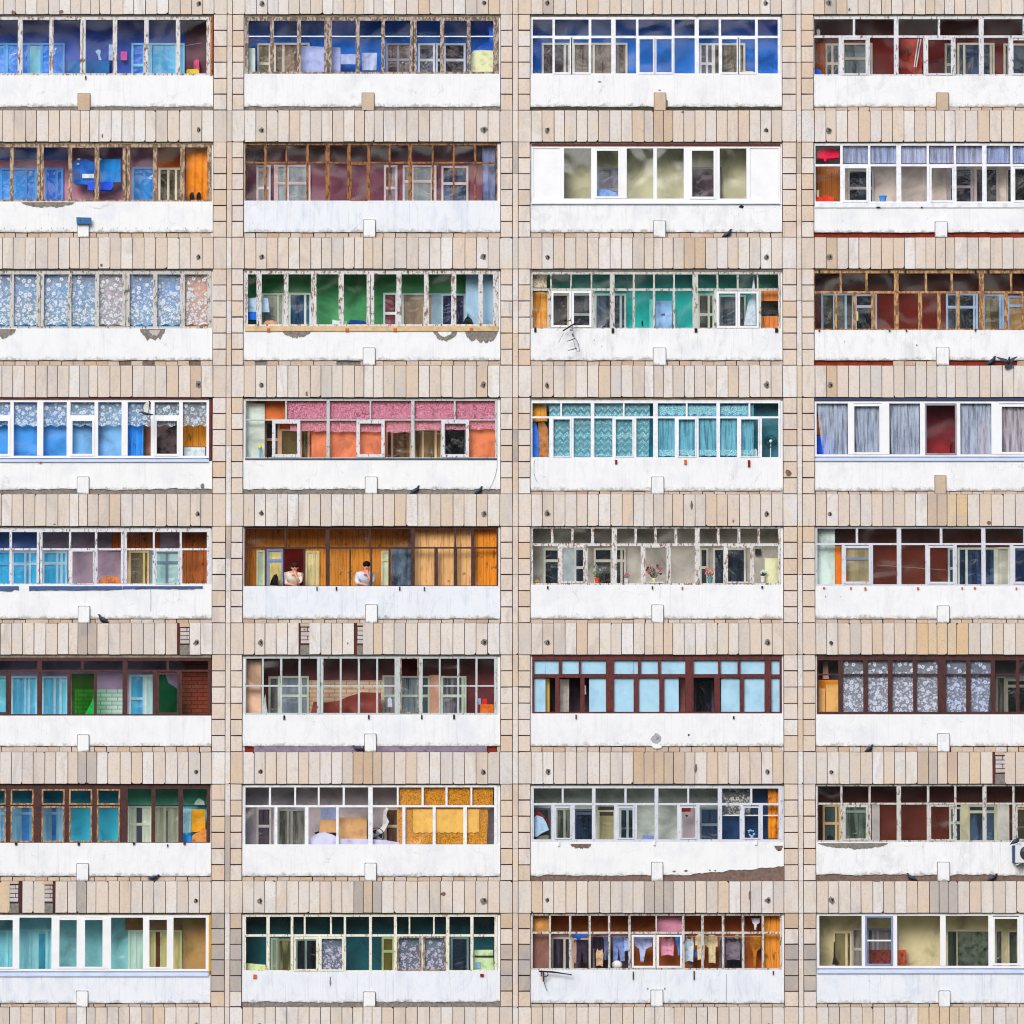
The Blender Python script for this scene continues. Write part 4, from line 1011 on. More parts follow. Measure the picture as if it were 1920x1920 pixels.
    # window hooks / brackets below the rail
    for bx in BR.get((r, c), []):
        w, h = (bx[2], bx[3]) if len(bx) > 2 else (9, 22)
        q = RZ(r, c, bx[0] - w / 2, bx[1], bx[0] + w / 2, bx[1] + h, .03)
        MB().box(q[0], q[1], .02, .075, q[2], q[3]).build('bracket', bx[4] if len(bx) > 4 else M_DARK, root)
    # the room behind
    fl = bands[r + 1][2]
    ix0, ix1 = wx(BAY[c][0]) + .02, wx(BAY[c][1]) - .02
    if c == 0: ix0 += .25
    if c == 3: ix1 -= .25
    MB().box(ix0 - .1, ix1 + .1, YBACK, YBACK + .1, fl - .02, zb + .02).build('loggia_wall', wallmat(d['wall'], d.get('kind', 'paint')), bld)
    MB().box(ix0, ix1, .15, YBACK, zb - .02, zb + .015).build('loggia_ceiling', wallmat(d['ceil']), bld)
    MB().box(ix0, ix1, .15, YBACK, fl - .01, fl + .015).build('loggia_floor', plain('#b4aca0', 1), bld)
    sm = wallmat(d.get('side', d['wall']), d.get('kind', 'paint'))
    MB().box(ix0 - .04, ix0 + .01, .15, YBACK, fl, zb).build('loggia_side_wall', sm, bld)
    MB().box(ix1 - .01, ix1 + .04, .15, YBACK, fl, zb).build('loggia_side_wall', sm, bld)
    for w in d['wp']if 'wp' in d else []:
        Yw = max(YBACK - w[5], .3)
        q = RZ(r, c, w[0], w[1], w[2], w[3], Yw)
        a, e = max(q[0], ix0 + .012), min(q[1], ix1 - .012)
        lo = q[2] if w[3] < d['r'][3] - 60 else min(q[2], fl + .02) if w[5] < .3 else q[2] - .5
        lo = max(lo, fl + .02)
        if e > a: MB().box(a, e, Yw, Yw + .028, lo, min(q[3], zb - .022)).build('wall_panel', wallmat(w[4], w[6]), bld)
    for i, w in enumerate(d['bw']):
        Yw = YBACK - .075 - .004 * (i % 3)
        q = RZ(r, c, w[0], w[1], w[2], w[3], Yw)
        a, e = max(q[0], ix0 + .012), min(q[1], ix1 - .012)
        if e - a < .1: continue
        low = max(q[2] - .35, fl + .02)
        top = min(q[3], zb - .03)
        fw = .045
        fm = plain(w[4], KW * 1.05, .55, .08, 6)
        o = MB().ring(a, e, Yw, Yw + .07, low, top, fw, fw, fw, fw)
        for v in w[6]:
            vx = RZ(r, c, v, 300, v, 300, Yw)[0]
            if a + fw < vx < e - fw: o.box(vx - .025, vx + .025, Yw + .005, Yw + .065, low + fw, top - fw)
        for v in w[7]:
            vz = RZ(r, c, 0, v, 0, v, Yw)[2]
            if low < vz < top: o.box(a + fw, e - fw, Yw + .008, Yw + .06, vz - .03, vz + .03)
        wo = o.build('room_window', fm, bld)
        MB().box(a + fw - .005, e - fw + .005, Yw + .03, Yw + .045, low + fw - .005, top - fw + .005).build('pane', roomglass(w[5]), wo)
    return gbp

def zl_(r): return bands[r + 1][2]
# brackets and bolts under the rails
BOR, BRE = plain('#d06a30', 1), plain('#8c1c1c', 1)
BR = {(0, 0): [(642, 568, 8, 26)], (2, 2): [(155, 478, 14, 28), (672, 482, 16, 30), (1226, 482, 18, 26), (1764, 482, 20, 26)],
      (2, 1): [(226, 482, 22, 22, BOR), (750, 482, 24, 22, BOR), (1070, 482, 24, 20, BOR), (1578, 478, 24, 18, BOR)],
      (3, 2): [(694, 505, 14, 28, BRE), (1156, 505, 16, 30, BOR), (1580, 508, 16, 44, BRE)],
      (4, 1): [(548, 498, 7, 24), (678, 498, 9, 24), (1100, 498, 8, 24), (1264, 500, 7, 24)],
      (4, 2): [(238, 494, 10, 18), (936, 494, 8, 20), (1135, 498, 10, 16, BOR), (1668, 494, 12, 14)],
      (4, 3): [(355, 588, 16, 12, BOR), (565, 588, 12, 14, BOR), (678, 588, 14, 22, BOR), (1090, 588, 14, 18, BOR), (1436, 588, 12, 14, BOR), (1535, 588, 16, 14, BOR), (1860, 590, 12, 16, BOR)],
      (5, 1): [(330, 485, 12, 28), (894, 482, 10, 26), (1247, 482, 9, 26), (1462, 480, 12, 28)], (5, 2): [(427, 480, 8, 28), (1478, 490, 10, 18)],
      (6, 0): [(120, 540, 18, 16), (590, 540, 18, 18), (1004, 540, 16, 14), (1384, 540, 18, 14, BRE), (1257, 552, 8, 18)],
      (7, 1): [(135, 594, 22, 26, BOR), (1648, 590, 24, 18, BRE)], (7, 2): [(808, 575, 7, 52), (1214, 572, 8, 56), (1742, 570, 7, 26)],
      (2, 3): [(318, 110, 12, 18), (862, 110, 12, 18), (990, 110, 12, 18), (1540, 110, 12, 18), (1640, 110, 12, 18), (318, 576, 12, 14), (868, 576, 12, 14), (1000, 578, 12, 12), (1540, 574, 12, 14)],
      (6, 2): [(312, 470, 12, 32, PVC), (950, 468, 13, 30, PVC), (1627, 464, 14, 30, PVC)], (3, 0): [(302, 582, 14, 14, BOR)], (1, 3): [(780, 616, 30, 8), (1120, 616, 14, 8)]}
for r in range(8):
    for c in range(4):
        gb = cell(r, c)
        parapet(r, c, gb)
        drain(r, c)
# bricks of the courses under the parapets: the 300 nearest the picture's middle are single parts
allb.sort(key=lambda s: abs((s[0] + s[1]) / 2) + abs(s[6] - 3.5) * 1.2)
for i, s in enumerate(allb):
    if i < 296:
        MB().box(s[0], s[1], s[2], .2, s[3], s[4], 0, .003).build('course_brick', s[5] or M_BRK, parap[(s[6], s[7])])
    else: bricks.box(s[0], s[1], s[2], .2, s[3], s[4], 0, .003)
tag(bricks.build('course_bricks', M_BRKS, bld), kind='stuff')

patchz(2, 0, -60, 548, 118, 618); patchz(2, 0, 1050, 546, 1240, 640); patchz(2, 0, 1120, 556, 1200, 606, M_BRKW, .044)
patchz(2, 1, 320, 500, 505, 554); patchz(2, 1, 1322, 500, 1482, 566); patchz(2, 1, 1355, 505, 1445, 545, M_PLA[2], .044); patchz(2, 1, 1535, 500, 1756, 592)
patchz(1, 0, 160, 556, 560, 602); patchz(1, 0, 640, 556, 820, 606, M_PLA[2]); patchz(6, 3, 305, 566, 860, 616); patchz(6, 3, 930, 566, 1100, 600, M_PLA[2])
patchz(6, 2, 390, 488, 530, 528, M_MORTB); patchz(6, 2, 1750, 500, 1806, 536, M_MORTB)
def blob(r, c, X, Y, w, h, mat=M_MORT):
    x0, x1, z0, z1 = RZ(r, c, X - w / 2, Y - h / 2, X + w / 2, Y + h / 2, .06)
    cx, cz = (x0 + x1) / 2, (z0 + z1) / 2
    patch(parap[(r, c)], [(cx + (x1 - x0) / 2 * RND.uniform(.65, 1.1) * math.cos(t * .45), cz + (z1 - z0) / 2 * RND.uniform(.65, 1.1) * math.sin(t * .45)) for t in range(14)], mat, .054)
blob(5, 2, 962, 640, 74, 76, plain('#a9a9b0', 1, .8, .25, 14)); blob(5, 2, 966, 692, 76, 32, M_PLA[3]); blob(5, 2, 1178, 616, 14, 16, M_DARK); blob(3, 0, 1518, 765, 34, 40); blob(0, 2, 958, 700, 24, 60, M_MORTB); blob(0, 2, 1032, 690, 20, 60, M_MORT)
blob(0, 2, 985, 602, 20, 10, M_MORTB); blob(1, 2, 1530, 524, 36, 24, M_DARK)
for (r, c, X, Y, w, h) in ((2, 3, 516, 670, 12, 12), (2, 3, 1080, 698, 14, 16), (4, 3, 368, 662, 10, 16), (4, 3, 486, 664, 7, 10), (0, 2, 584, 546, 26, 12), (7, 1, 638, 640, 12, 80), (2, 2, 548, 562, 8, 12), (2, 2, 598, 604, 6, 10), (7, 2, 905, 690, 12, 18), (7, 2, 1018, 690, 12, 18),
                           (6, 2, 1080, 672, 22, 14), (6, 2, 1160, 668, 26, 16), (6, 2, 1320, 664, 14, 12), (6, 2, 1355, 666, 14, 12)):
    blob(r, c, X, Y, w, h, M_MORTB if r == 6 else M_MORT)
for X in (35, 190, 310, 385, 475, 540, 770, 880, 945, 1020, 1120, 1255, 1390, 1485): blob(1, 0, X, 751, 8, 9)

# ------------------------------------------------------------------ curtains, sheets and laundry
def sheet(r, c, x0, y0, x1, y1, Y, mat, name, label, cat, fold=.02, nf=8, zig=0, zw=.075, slant=0, sway=0, root=None, group=None, nx=None, narrow=0, part=False):
    """a hanging cloth: folded sheet with real thickness, optional zigzag hem; y are zoom rows"""
    a, e, z0, z1 = RZ(r, c, x0, y0, x1, y1, Y)
    a = max(a, wx(BAY[c][0]) + .06); e = min(e, wx(BAY[c][1]) - .06)
    nx = nx or max(12, int((e - a) * 26)); nz = 6
    ph = RND.uniform(0, 6)
    V = []
    k = RS[c] * SC
    for j in range(nz + 1):
        v = j / nz
        for i in range(nx + 1):
            u = i / nx
            uu = u + (sway * v * v) * (1 if sway else 0)
            x = a + (e - a) * ((uu - .5) * (1 - narrow * v) + .5)
            hem = z0
            if zig: hem = z0 + zig * abs(((x - a) / zw) % 2 - 1)
            zt = z1 - slant * k * u
            z = zt + (hem - zt) * v
            y = Y + fold * math.sin(u * nf * 6.28 + ph + .8 * v) * (.4 + .6 * v) + .4 * fold * math.sin(u * nf * 14 + ph)
            V.append((x, y, z))
    m = MB(); t = .0025
    n1 = len(V)
    m.v = V + [(x, y + t, z) for x, y, z in V]
    W_ = nx + 1
    for j in range(nz):
        for i in range(nx):
            q = (j * W_ + i, j * W_ + i + 1, (j + 1) * W_ + i + 1, (j + 1) * W_ + i)
            m.f.append(q); m.f.append(tuple(n1 + s for s in q[::-1]))
    m.m = [0] * len(m.f)
    o = m.build(name, mat, root, True)
    if root is None: tag(o, label, cat, group)
    return o
def cut(r, c, pts, Y, th, mat, name, label, cat, root=None, group=None):
    """an object with its real outline (zoom coordinates) and thickness"""
    P2 = []
    for X, Yz in pts:
        a = Z(r, c, X, Yz); p = P(a[0], a[1], Y); P2.append((p.x, p.z))
    o = MB().prism(P2, Y, Y + th).build(name, mat, root)
    if root is None: tag(o, label, cat, group)
    return o
def bx(r, c, x0, y0, x1, y1, Y, th, mat, name, label, cat, root=None, group=None):
    q = RZ(r, c, x0, y0, x1, y1, Y)
    o = MB().box(q[0], q[1], Y, Y + th, q[2], q[3], 0, .003).build(name, mat, root)
    if root is None: tag(o, label, cat, group)
    return o
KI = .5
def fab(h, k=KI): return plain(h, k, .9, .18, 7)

YC = .17
# row 0
bx(0, 0, 815, 335, 862, 452, .72, .03, fab('#90a8c8'), 'towel', 'pale blue towel hanging in the blue room of the top left balcony', 'towel')
bx(0, 0, 905, 385, 952, 450, .72, .03, fab('#e860b0'), 'shopping_bag', 'bright pink bag hanging beside the pale towel on the top left balcony', 'bag')
cut(0, 0, [(715, 385), (735, 370), (755, 378), (750, 420), (765, 448), (740, 450), (733, 415)], .72, .03, fab('#9cc8e0'), 'cloth', 'small pale cloth heap left of the pale blue towel, top left balcony', 'cloth')
bx(0, 0, 510, 458, 820, 560, .62, .15, fab('#1c5080'), 'sideboard', 'dark teal sideboard inside the top left balcony', 'sideboard')
cut(0, 0, [(1395, 530), (1410, 518), (1480, 518), (1495, 535), (1490, 552), (1400, 552)], .5, .2, fab('#c8b030'), 'basin', 'yellow basin at the right end of the top left balcony', 'basin')
cut(0, 0, [(1455, 530), (1452, 460), (1470, 445), (1492, 450), (1496, 530)], .6, .12, fab('#9c3c60'), 'bag', 'dusky pink bag standing above the yellow basin, top left balcony', 'bag')
sheet(0, 1, 445, 305, 705, 478, .4, fab('#b4c0f4', .55), 'bed_sheet', 'large pale blue bed sheet drying behind the wooden post, second balcony of the top storey', 'laundry', .012, 3, slant=12)
sheet(0, 1, 705, 360, 806, 428, .42, fab('#b4c4f4', .55), 'pillowcase', 'short pale blue pillowcase hanging right of the large sheet', 'laundry', .01, 2)
sheet(0, 1, 845, 352, 950, 468, .4, fab('#c0d0f8', .55), 'towel', 'pale blue towel hanging to the right of the pillowcase', 'laundry', .015, 2, narrow=.1)
cut(0, 1, [(1575, 478), (1572, 370), (1590, 338), (1640, 333), (1722, 338), (1722, 478)], .3, .3, fab('#dce0b0', .62), 'sack', 'pale yellow stuffed sack at the right end of the laundry balcony', 'sack')
bx(0, 1, 92, 322, 136, 478, .3, .25, fab('#c8dccc', .6), 'cabinet', 'narrow pale green cabinet at the left end of the laundry balcony', 'cabinet')
cut(0, 1, [(1690, 150), (1722, 150), (1722, 330), (1600, 335), (1640, 300), (1700, 280)], .35, .02, fab('#1c48a0'), 'drape', 'dark blue drape pulled aside above the yellow sack', 'curtain')
cut(0, 3, [(275, 590), (272, 345), (330, 335), (366, 345), (362, 590)], .7, .3, wallmat('#74381c', 'wood'), 'cupboard', 'orange-brown wooden cupboard at the left end of the top right balcony', 'cupboard')
cut(0, 3, [(278, 590), (276, 552), (300, 538), (330, 550), (338, 590)], .35, .15, fab('#2060d8'), 'bag', 'bright blue bag in front of the wooden cupboard, top right balcony', 'bag')
cut(0, 3, [(300, 272), (296, 235), (312, 222), (326, 240), (322, 272)], .5, .08, fab('#c0b8b0'), 'bottle', 'pale bottle on the shelf in the top right balcony', 'bottle')
sheet(0, 3, 945, 305, 1132, 582, .55, plain('#6e261c', KI, .8, .4, 3), 'drape', 'rust-red drape hanging in the middle of the top right balcony', 'curtain', .04, 2, sway=-.08)
for i, (a, b_) in enumerate(((1082, 1078), (1102, 1094))):
    p, q = Z(0, 3, a + 12, 305), Z(0, 3, b_ - 18, 525)
    o = MB().tube([P(*p, .45), P(*q, .45)], .012, 8).build('metal_tube', plain('#b0b4bc', .6, .3), None)
    tag(o, 'thin metal tube leaning against the rust-red drape, ' + ('left one' if i == 0 else 'right one'), 'tube', 'metal tubes in the top right balcony')
# row 1
sheet(1, 0, 1395, 140, 1556, 545, .35, plain('#f09020', .55, .7, .22, 5), 'curtain', 'orange curtain hanging in folds at the right end of the bare wood balcony', 'curtain', .05, 3)
for a in (1422, 1474):
    cut(1, 0, [(a, 535), (a - 2, 505), (a + 8, 484), (a + 22, 480), (a + 30, 490), (a + 32, 520), (a + 24, 535)], .17, .09, fab('#14100c', 1), 'boot', 'black boot before the orange curtain, ' + ('the one nearer the brown mullion' if a < 1450 else 'the one nearer the pier'), 'boot', group='pair of black boots')
cut(1, 0, [(545, 400), (545, 262), (590, 232), (650, 232), (712, 262), (712, 420), (660, 425), (560, 420)], .45, .1, plain('#144c94', KI, .8, .3, 5), 'coat', 'dark blue coat hanging in the bare wood balcony', 'coat')
sheet(1, 0, 750, 232, 905, 405, .5, plain('#1468a8', KI, .8, .2, 5), 'coat', 'teal blue coat hanging right of the dark blue coat', 'coat', .02, 3)
cut(1, 0, [(655, 465), (660, 410), (690, 402), (845, 402), (850, 440), (830, 466)], .35, .2, fab('#2454e0'), 'bag', 'shiny blue bag under the teal coat', 'bag')
bx(1, 0, 616, 345, 705, 376, .4, .12, fab('#a0b0b0'), 'box', 'flat pale box above the shiny blue bag', 'box')
for i, (a, b_) in enumerate(((592, 236), (585, 272), (752, 236))):
    q = RZ(1, 0, a - 11, b_ - 10, a + 11, b_ + 8, .42)
    tag(MB().ball(((q[0] + q[1]) / 2, .42, (q[2] + q[3]) / 2), (q[1] - q[0]) / 2, sq=(1, .6, .8)).build('lamp_bulb', plain('#e8eeff', .5, .3), None, True), 'small white bulb ' + ('above the top edge of the dark blue coat', 'lowest at the left of the dark blue coat', 'over the corner of the teal coat')[i], 'bulb', 'white bulbs over the blue coats')
sheet(1, 1, 1650, 125, 1738, 486, .3, plain('#545c7c', KI, .8, .4, 3), 'curtain', 'greyish blue curtain at the right end of the rusty ochre balcony', 'curtain', .04, 2)
bx(1, 1, 132, 165, 196, 215, .5, .3, fab('#241c2c'), 'box', 'black box on the high shelf of the rusty ochre balcony', 'box')
cut(1, 2, [(566, 460), (566, 412), (620, 408), (690, 428), (706, 455)], .25, .3, fab('#80a8e0'), 'blanket', 'folded blue blanket behind the second sash of the white plastic balcony', 'blanket')
sheet(1, 3, 505, 145, 930, 275, YC, lacemat('#a8b8e0', 'sheer', .8, .6), 'half_curtain', 'grey-blue half curtain over the left panes, clear of the red bag', 'curtain', .012, 12)
sheet(1, 3, 955, 145, 1595, 275, YC, lacemat('#b0b8d8', 'sheer', .8, .62), 'half_curtain', 'grey-blue half curtain over the middle panes beside the rusty post', 'curtain', .012, 16)
sheet(1, 3, 1628, 145, 2040, 275, YC, lacemat('#a4b4e0', 'sheer', .8, .6), 'half_curtain', 'grey-blue half curtain over the panes at the right edge', 'curtain', .012, 11)
cut(1, 3, [(300, 236), (304, 182), (340, 168), (400, 160), (450, 172), (472, 190), (474, 232), (380, 240), (370, 262), (358, 262), (350, 240)], .3, .15, fab('#ec1c4c', .6), 'bag', 'bright red bag on the top shelf of the half-curtained balcony', 'bag')
bx(1, 3, 288, 300, 474, 590, .5, .3, wallmat('#6a3c14', 'wood'), 'cupboard', 'brown wooden cupboard under the bright red bag', 'cupboard')
cut(1, 3, [(290, 575), (292, 545), (340, 540), (372, 522), (392, 535), (430, 538), (432, 575)], .22, .15, fab('#c82c10', .6), 'pot', 'red enamel pots on the sill before the brown cupboard', 'pot')
cut(1, 3, [(298, 540), (296, 486), (316, 484), (318, 540)], .3, .05, fab('#d8c890', .6), 'jar', 'cream jar beside the red enamel pots', 'jar')
def pot(r, c, X, Yt, Yb, w, mat, name, label, cat, root=None, y=.2):
    a = Z(r, c, X, Yt); b_ = Z(r, c, X, Yb); p0, p1 = P(*b_, y), P(*a, y)
    h = p1.z - p0.z; R = w * RS[c] * SC / 2
    return MB().lathe((p0.x, y, p0.z), [(0, R * .68), (h * .05, R * .72), (h * .8, R * .95), (h * .82, R * 1.05), (h, R * 1.05), (h, R * .9), (h * .8, R * .85)], 14).build(name, mat, root, False)
tag(pot(1, 3, 815, 530, 576, 62, fab('#4c98ec', .7), 'bucket', '', ''), 'small blue bucket on the sill of the half-curtained balcony', 'bucket')
# row 2
sheet(2, 0, -420, 135, 1552, 524, YC, lacemat('#f0f8ff', 'flower', .8, .9), 'lace_curtain', 'white flowered lace curtain across the whole grey peeling balcony', 'curtain', .012, 14, zig=.045, zw=.14)
cut(2, 1, [(90, 372), (90, 282), (150, 276), (222, 280), (232, 374)], .3, .3, fab('#b8d8f0', .6), 'washing_machine', 'pale blue machine at the left end of the green balcony', 'washing machine')
bx(2, 1, 90, 376, 158, 425, .28, .3, fab('#1c68d0', .6), 'crate', 'blue crate under the pale blue machine', 'crate')
cut(2, 1, [(190, 455), (205, 432), (250, 428), (290, 440), (285, 455)], .2, .15, fab('#c09070', .7), 'sponge', 'tan bundle lying on the sill of the green balcony', 'bundle')
cut(2, 1, [(1522, 448), (1535, 420), (1550, 405), (1555, 365), (1560, 405), (1580, 422), (1590, 448)], .25, .2, fab('#101418', .7), 'bag', 'black bag near the right end of the green balcony', 'bag')
cut(2, 1, [(650, 455), (652, 424), (690, 432), (745, 436), (750, 455)], .3, .2, fab('#b8d0d0', .6), 'basin', 'pale basin low in the middle of the green balcony', 'basin')
cut(2, 1, [(755, 452), (770, 425), (860, 430), (885, 452)], .4, .2, fab('#1c3c78', .6), 'bundle', 'dark blue bundle right of the pale basin', 'bundle')
cut(2, 2, [(137, 480), (135, 245), (190, 238), (236, 246), (236, 480)], .35, .3, wallmat('#b0782c', 'wood'), 'cupboard', 'golden wooden cupboard at the left end of the teal balcony', 'cupboard')
bx(2, 2, 142, 125, 232, 210, .35, .2, plain('#a89c7c', KI, .8, .5, 20), 'picture', 'patterned old picture standing on top of the golden cupboard', 'picture')
fr = empty('refrigerator', P(*Z(2, 2, 1011, 480), .5), 'old pale blue refrigerator standing against the teal wall', 'refrigerator')
bx(2, 2, 958, 298, 1066, 600, .45, .38, fab('#88b4e4', .55), 'body', '', '', fr); bx(2, 2, 996, 384, 1020, 396, .43, .03, fab('#405068'), 'handle', '', '', fr)
cut(2, 2, [(866, 468), (862, 440), (870, 428), (876, 446), (874, 468)], .6, .03, fab('#101010'), 'tool', 'small dark tool leaning on the teal wall left of the refrigerator', 'tool')
bx(2, 2, 916, 290, 948, 600, .74, .03, fab('#58a098'), 'board', 'greenish board standing left of the refrigerator', 'board')
cut(2, 2, [(1545, 462), (1570, 330), (1598, 238), (1612, 130), (1622, 240), (1626, 462)], .3, .05, fab('#c4d4e4', .6), 'folded_umbrella', 'pale folded beach umbrella behind the right double casement', 'umbrella')
cut(2, 3, [(605, 505), (603, 435), (622, 435), (622, 505)], .16, .03, fab('#e8e898', .8), 'thermometer', 'small yellow thermometer on the orange-brown bars', 'thermometer')
# row 3
sheet(3, 0, -420, 130, 1550, 322, YC, lacemat('#dcf0ff', 'flower', .85, .85), 'lace_curtain', 'short lace curtain with a pointed hem in the red-framed balcony', 'curtain', .014, 16, zig=.05, zw=.125)
sheet(3, 0, 955, 300, 1075, 545, .35, fab('#2c88e8'), 'curtain', 'plain blue curtain under the pointed lace', 'curtain', .03, 3)
cut(3, 0, [(1180, 520), (1180, 400), (1240, 350), (1325, 290), (1325, 520)], .3, .05, plain('#382c30', KI, .8, .5, 6), 'coat', 'dark folded coat behind the right-hand casement of the lace balcony', 'coat')
bx(3, 0, 1378, 474, 1538, 560, .3, .3, fab('#e0eef4', .62), 'box', 'white box at the right end of the lace balcony', 'box')
for (a, e) in ((352, 905), (905, 1180), (1192, 1740)):
    sheet(3, 1, a, 112, e, 232, YC, lacemat('#e898b4', 'scroll', .75, .72), 'valance', {352: 'pink lace valance over the left transom lights', 905: 'pink lace valance in the centre, above the middle casement and the brown window', 1192: 'pink lace valance over the right transom lights'}[a], 'curtain', .012, 8)
for (a, e, h) in ((370, 618, 318), (634, 1000, 322), (1008, 1178, 326), (1192, 1560, 308), (1565, 1738, 305)):
    sheet(3, 1, a, 244, e, h, YC, lacemat('#e8a0b4', 'scroll', .75, .66), 'valance', {370: 'lower pink lace strip beside the left white casement', 634: 'lower pink lace strip behind the middle white casement', 1008: 'lower pink lace strip right of the middle casement', 1192: 'lower pink lace strip behind the right white casement', 1565: 'lower pink lace strip at the far right of the orange room'}[a], 'curtain', .012, 4, zig=.02, zw=.2)
vs_ = empty('flower_vase', P(*Z(3, 1, 168, 492), .17), 'thin blue vase holding a yellow flower in the orange balcony', 'vase')
pot(3, 1, 169, 428, 490, 14, fab('#60a8d8', .8), 'vase', '', '', vs_, .17)
q = RZ(3, 1, 152, 404, 184, 434, .17)
MB().ball(((q[0] + q[1]) / 2, .17, (q[2] + q[3]) / 2), .045, rough=.25).build('blossom', fab('#ece020', .8), vs_, True)
cut(3, 2, [(136, 250), (136, 128), (226, 124), (234, 248)], .3, .2, wallmat('#b87c2c', 'wood'), 'wooden_box', 'golden wooden box hung high at the left of the zigzag lace', 'box')
cut(3, 2, [(175, 495), (174, 262), (215, 252), (240, 300), (244, 495)], .3, .1, plain('#8c5c34', KI, .9, .3, 8), 'fur_coat', 'brown coat hanging beside the zigzag lace', 'coat')
cut(3, 2, [(134, 495), (134, 262), (160, 258), (178, 330), (178, 495)], .27, .1, fab('#3068c8'), 'jacket', 'blue jacket hanging left of the brown coat', 'jacket')
sheet(3, 2, 248, 132, 918, 484, YC, lacemat('#a0dce8', 'zigzag', .8, .55), 'lace_curtain', 'white lace curtain in zigzag bands, left half of the teal balcony', 'curtain', .016, 8, sway=-.012)
sheet(3, 2, 968, 138, 1612, 480, YC, lacemat('#7cc4d8', 'sheer', .8, .5), 'net_curtain', 'thin net curtain in the right half of the teal balcony', 'curtain', .016, 9, zig=.04, zw=.12)
sheet(3, 2, 975, 150, 1570, 212, YC - .012, lacemat('#a8e0ec', 'scroll', .8, .55), 'lace_trim', 'lace trim across the top of the thin net curtain', 'curtain', .01, 9, zig=.05, zw=.1)
sheet(3, 2, 975, 438, 1612, 484, YC - .012, lacemat('#a8e0ec', 'scroll', .8, .6), 'lace_trim', 'lace trim along the hem of the thin net curtain', 'curtain', .01, 9, zig=.03, zw=.1)
def fan(r, c, X, Y, R, Yb, y, label, col, hubc='#d8e8f0'):
    a = Z(r, c, X, Y); p = P(*a, y); b_ = P(*Z(r, c, X, Yb), y)
    k = RS[c] * SC; R = R * k
    root = empty('electric_fan', (p.x, y, b_.z), label, 'fan')
    MB().tube([(p.x, y, b_.z), (p.x, y, p.z)], .014, 8).build('stand', fab(hubc, .6), root)
    pts = [(p.x + R * math.cos(t / 20 * 6.2832), y - .03, p.z + R * math.sin(t / 20 * 6.2832)) for t in range(21)]
    MB().tube(pts, .01, 6, cap=False).build('guard', fab(col, .6), root)
    for q in range(3):
        t0 = q * 2.094
        L = [(p.x + R * .25 * math.cos(t0 - .3), p.z + R * .25 * math.sin(t0 - .3)), (p.x + R * .85 * math.cos(t0 - .55), p.z + R * .85 * math.sin(t0 - .55)),
             (p.x + R * .9 * math.cos(t0 + .35), p.z + R * .9 * math.sin(t0 + .35)), (p.x + R * .25 * math.cos(t0 + .3), p.z + R * .25 * math.sin(t0 + .3))]
        MB().prism(L, y - .035, y - .02).build('blade', fab(col, .6), root)
    MB().ball((p.x, y - .05, p.z), R * .3, nu=12).build('hub', fab(hubc, .6), root, True)
fan(3, 2, 1724, 382, 38, 495, .4, 'dark electric fan with pale hub at the right end of the teal balcony', '#10343c')
cut(3, 2, [(1610, 492), (1612, 440), (1622, 430), (1634, 440), (1636, 492)], .3, .06, fab('#f0f8ff', .65), 'bottle', 'white bottle standing left of the dark fan', 'bottle')
for (a, e, s_, l_) in ((300, 545, .25, 'sheer white curtain gathered aside over the blue box'), (592, 800, .1, 'sheer white curtain in the second casement under the dark blue strip'), (868, 1102, .08, 'sheer white curtain with straight folds left of the dark red gap'),
                     (1428, 1664, 0, 'patterned sheer curtain right of the dark red gap'), (1730, 2010, 0, 'grey-pink sheer curtain at the right edge of the picture')):
    sheet(3, 3, a, 150, e, 548, YC, lacemat('#d8e6fc' if a < 1700 else '#c8c0c8', 'sheer', .8, .5), 'sheer_curtain', l_, 'curtain', .022, 4, sway=s_ * .4, narrow=abs(s_) * .9)
bx(3, 3, 298, 405, 436, 600, .35, .3, fab('#1c50d8', .6), 'box', 'bright blue box behind the gathered sheer curtain', 'box')
bx(3, 3, 298, 250, 345, 400, .5, .2, fab('#d06818', .6), 'box', 'orange box above the bright blue box', 'box')
# row 4
cut(4, 0, [(737, 548), (745, 510), (790, 480), (870, 478), (905, 520), (905, 548)], .3, .2, plain('#9c5424', KI, .8, .4, 6), 'blanket', 'orange-brown folded blanket on the sill of the tarp balcony', 'blanket')
tb = plain('#2c5088', 1, .45, .3, 4)
for (a, e, b_, l_) in ((-300, 140, 594, 'blue tarp strip tucked under the rail at the left edge'), (218, 915, 590, 'long blue tarp strip under the peeling white rail'), (920, 1520, 580, 'narrow blue tarp strip under the right part of the peeling rail')):
    q = RZ(4, 0, a, 556, e, b_, .04)
    a0 = max(q[0], wx(PL) + .05)
    n = 24; pts = [(a0, q[3]), (q[1], q[3])] + [(q[1] + (a0 - q[1]) * i / n, q[2] + RND.uniform(0, .022) + (.02 if i < 3 else 0)) for i in range(n + 1)]
    tag(MB().prism(pts, .035, .06).build('tarp', tb), l_, 'tarp')
cut(4, 1, [(235, 485), (240, 460), (262, 420), (278, 412), (288, 432), (286, 485)], .45, .2, fab('#0c0c10'), 'chair', 'black chair back inside left of the woman', 'chair')
sheet(4, 1, 1045, 248, 1178, 488, .4, plain('#384858', KI, .5, .5, 4), 'curtain', 'dark grey-blue sheet imitating a reflection right of the smoking man', 'curtain', .03, 2)  # dark cloth shape standing in for a reflection on the pane
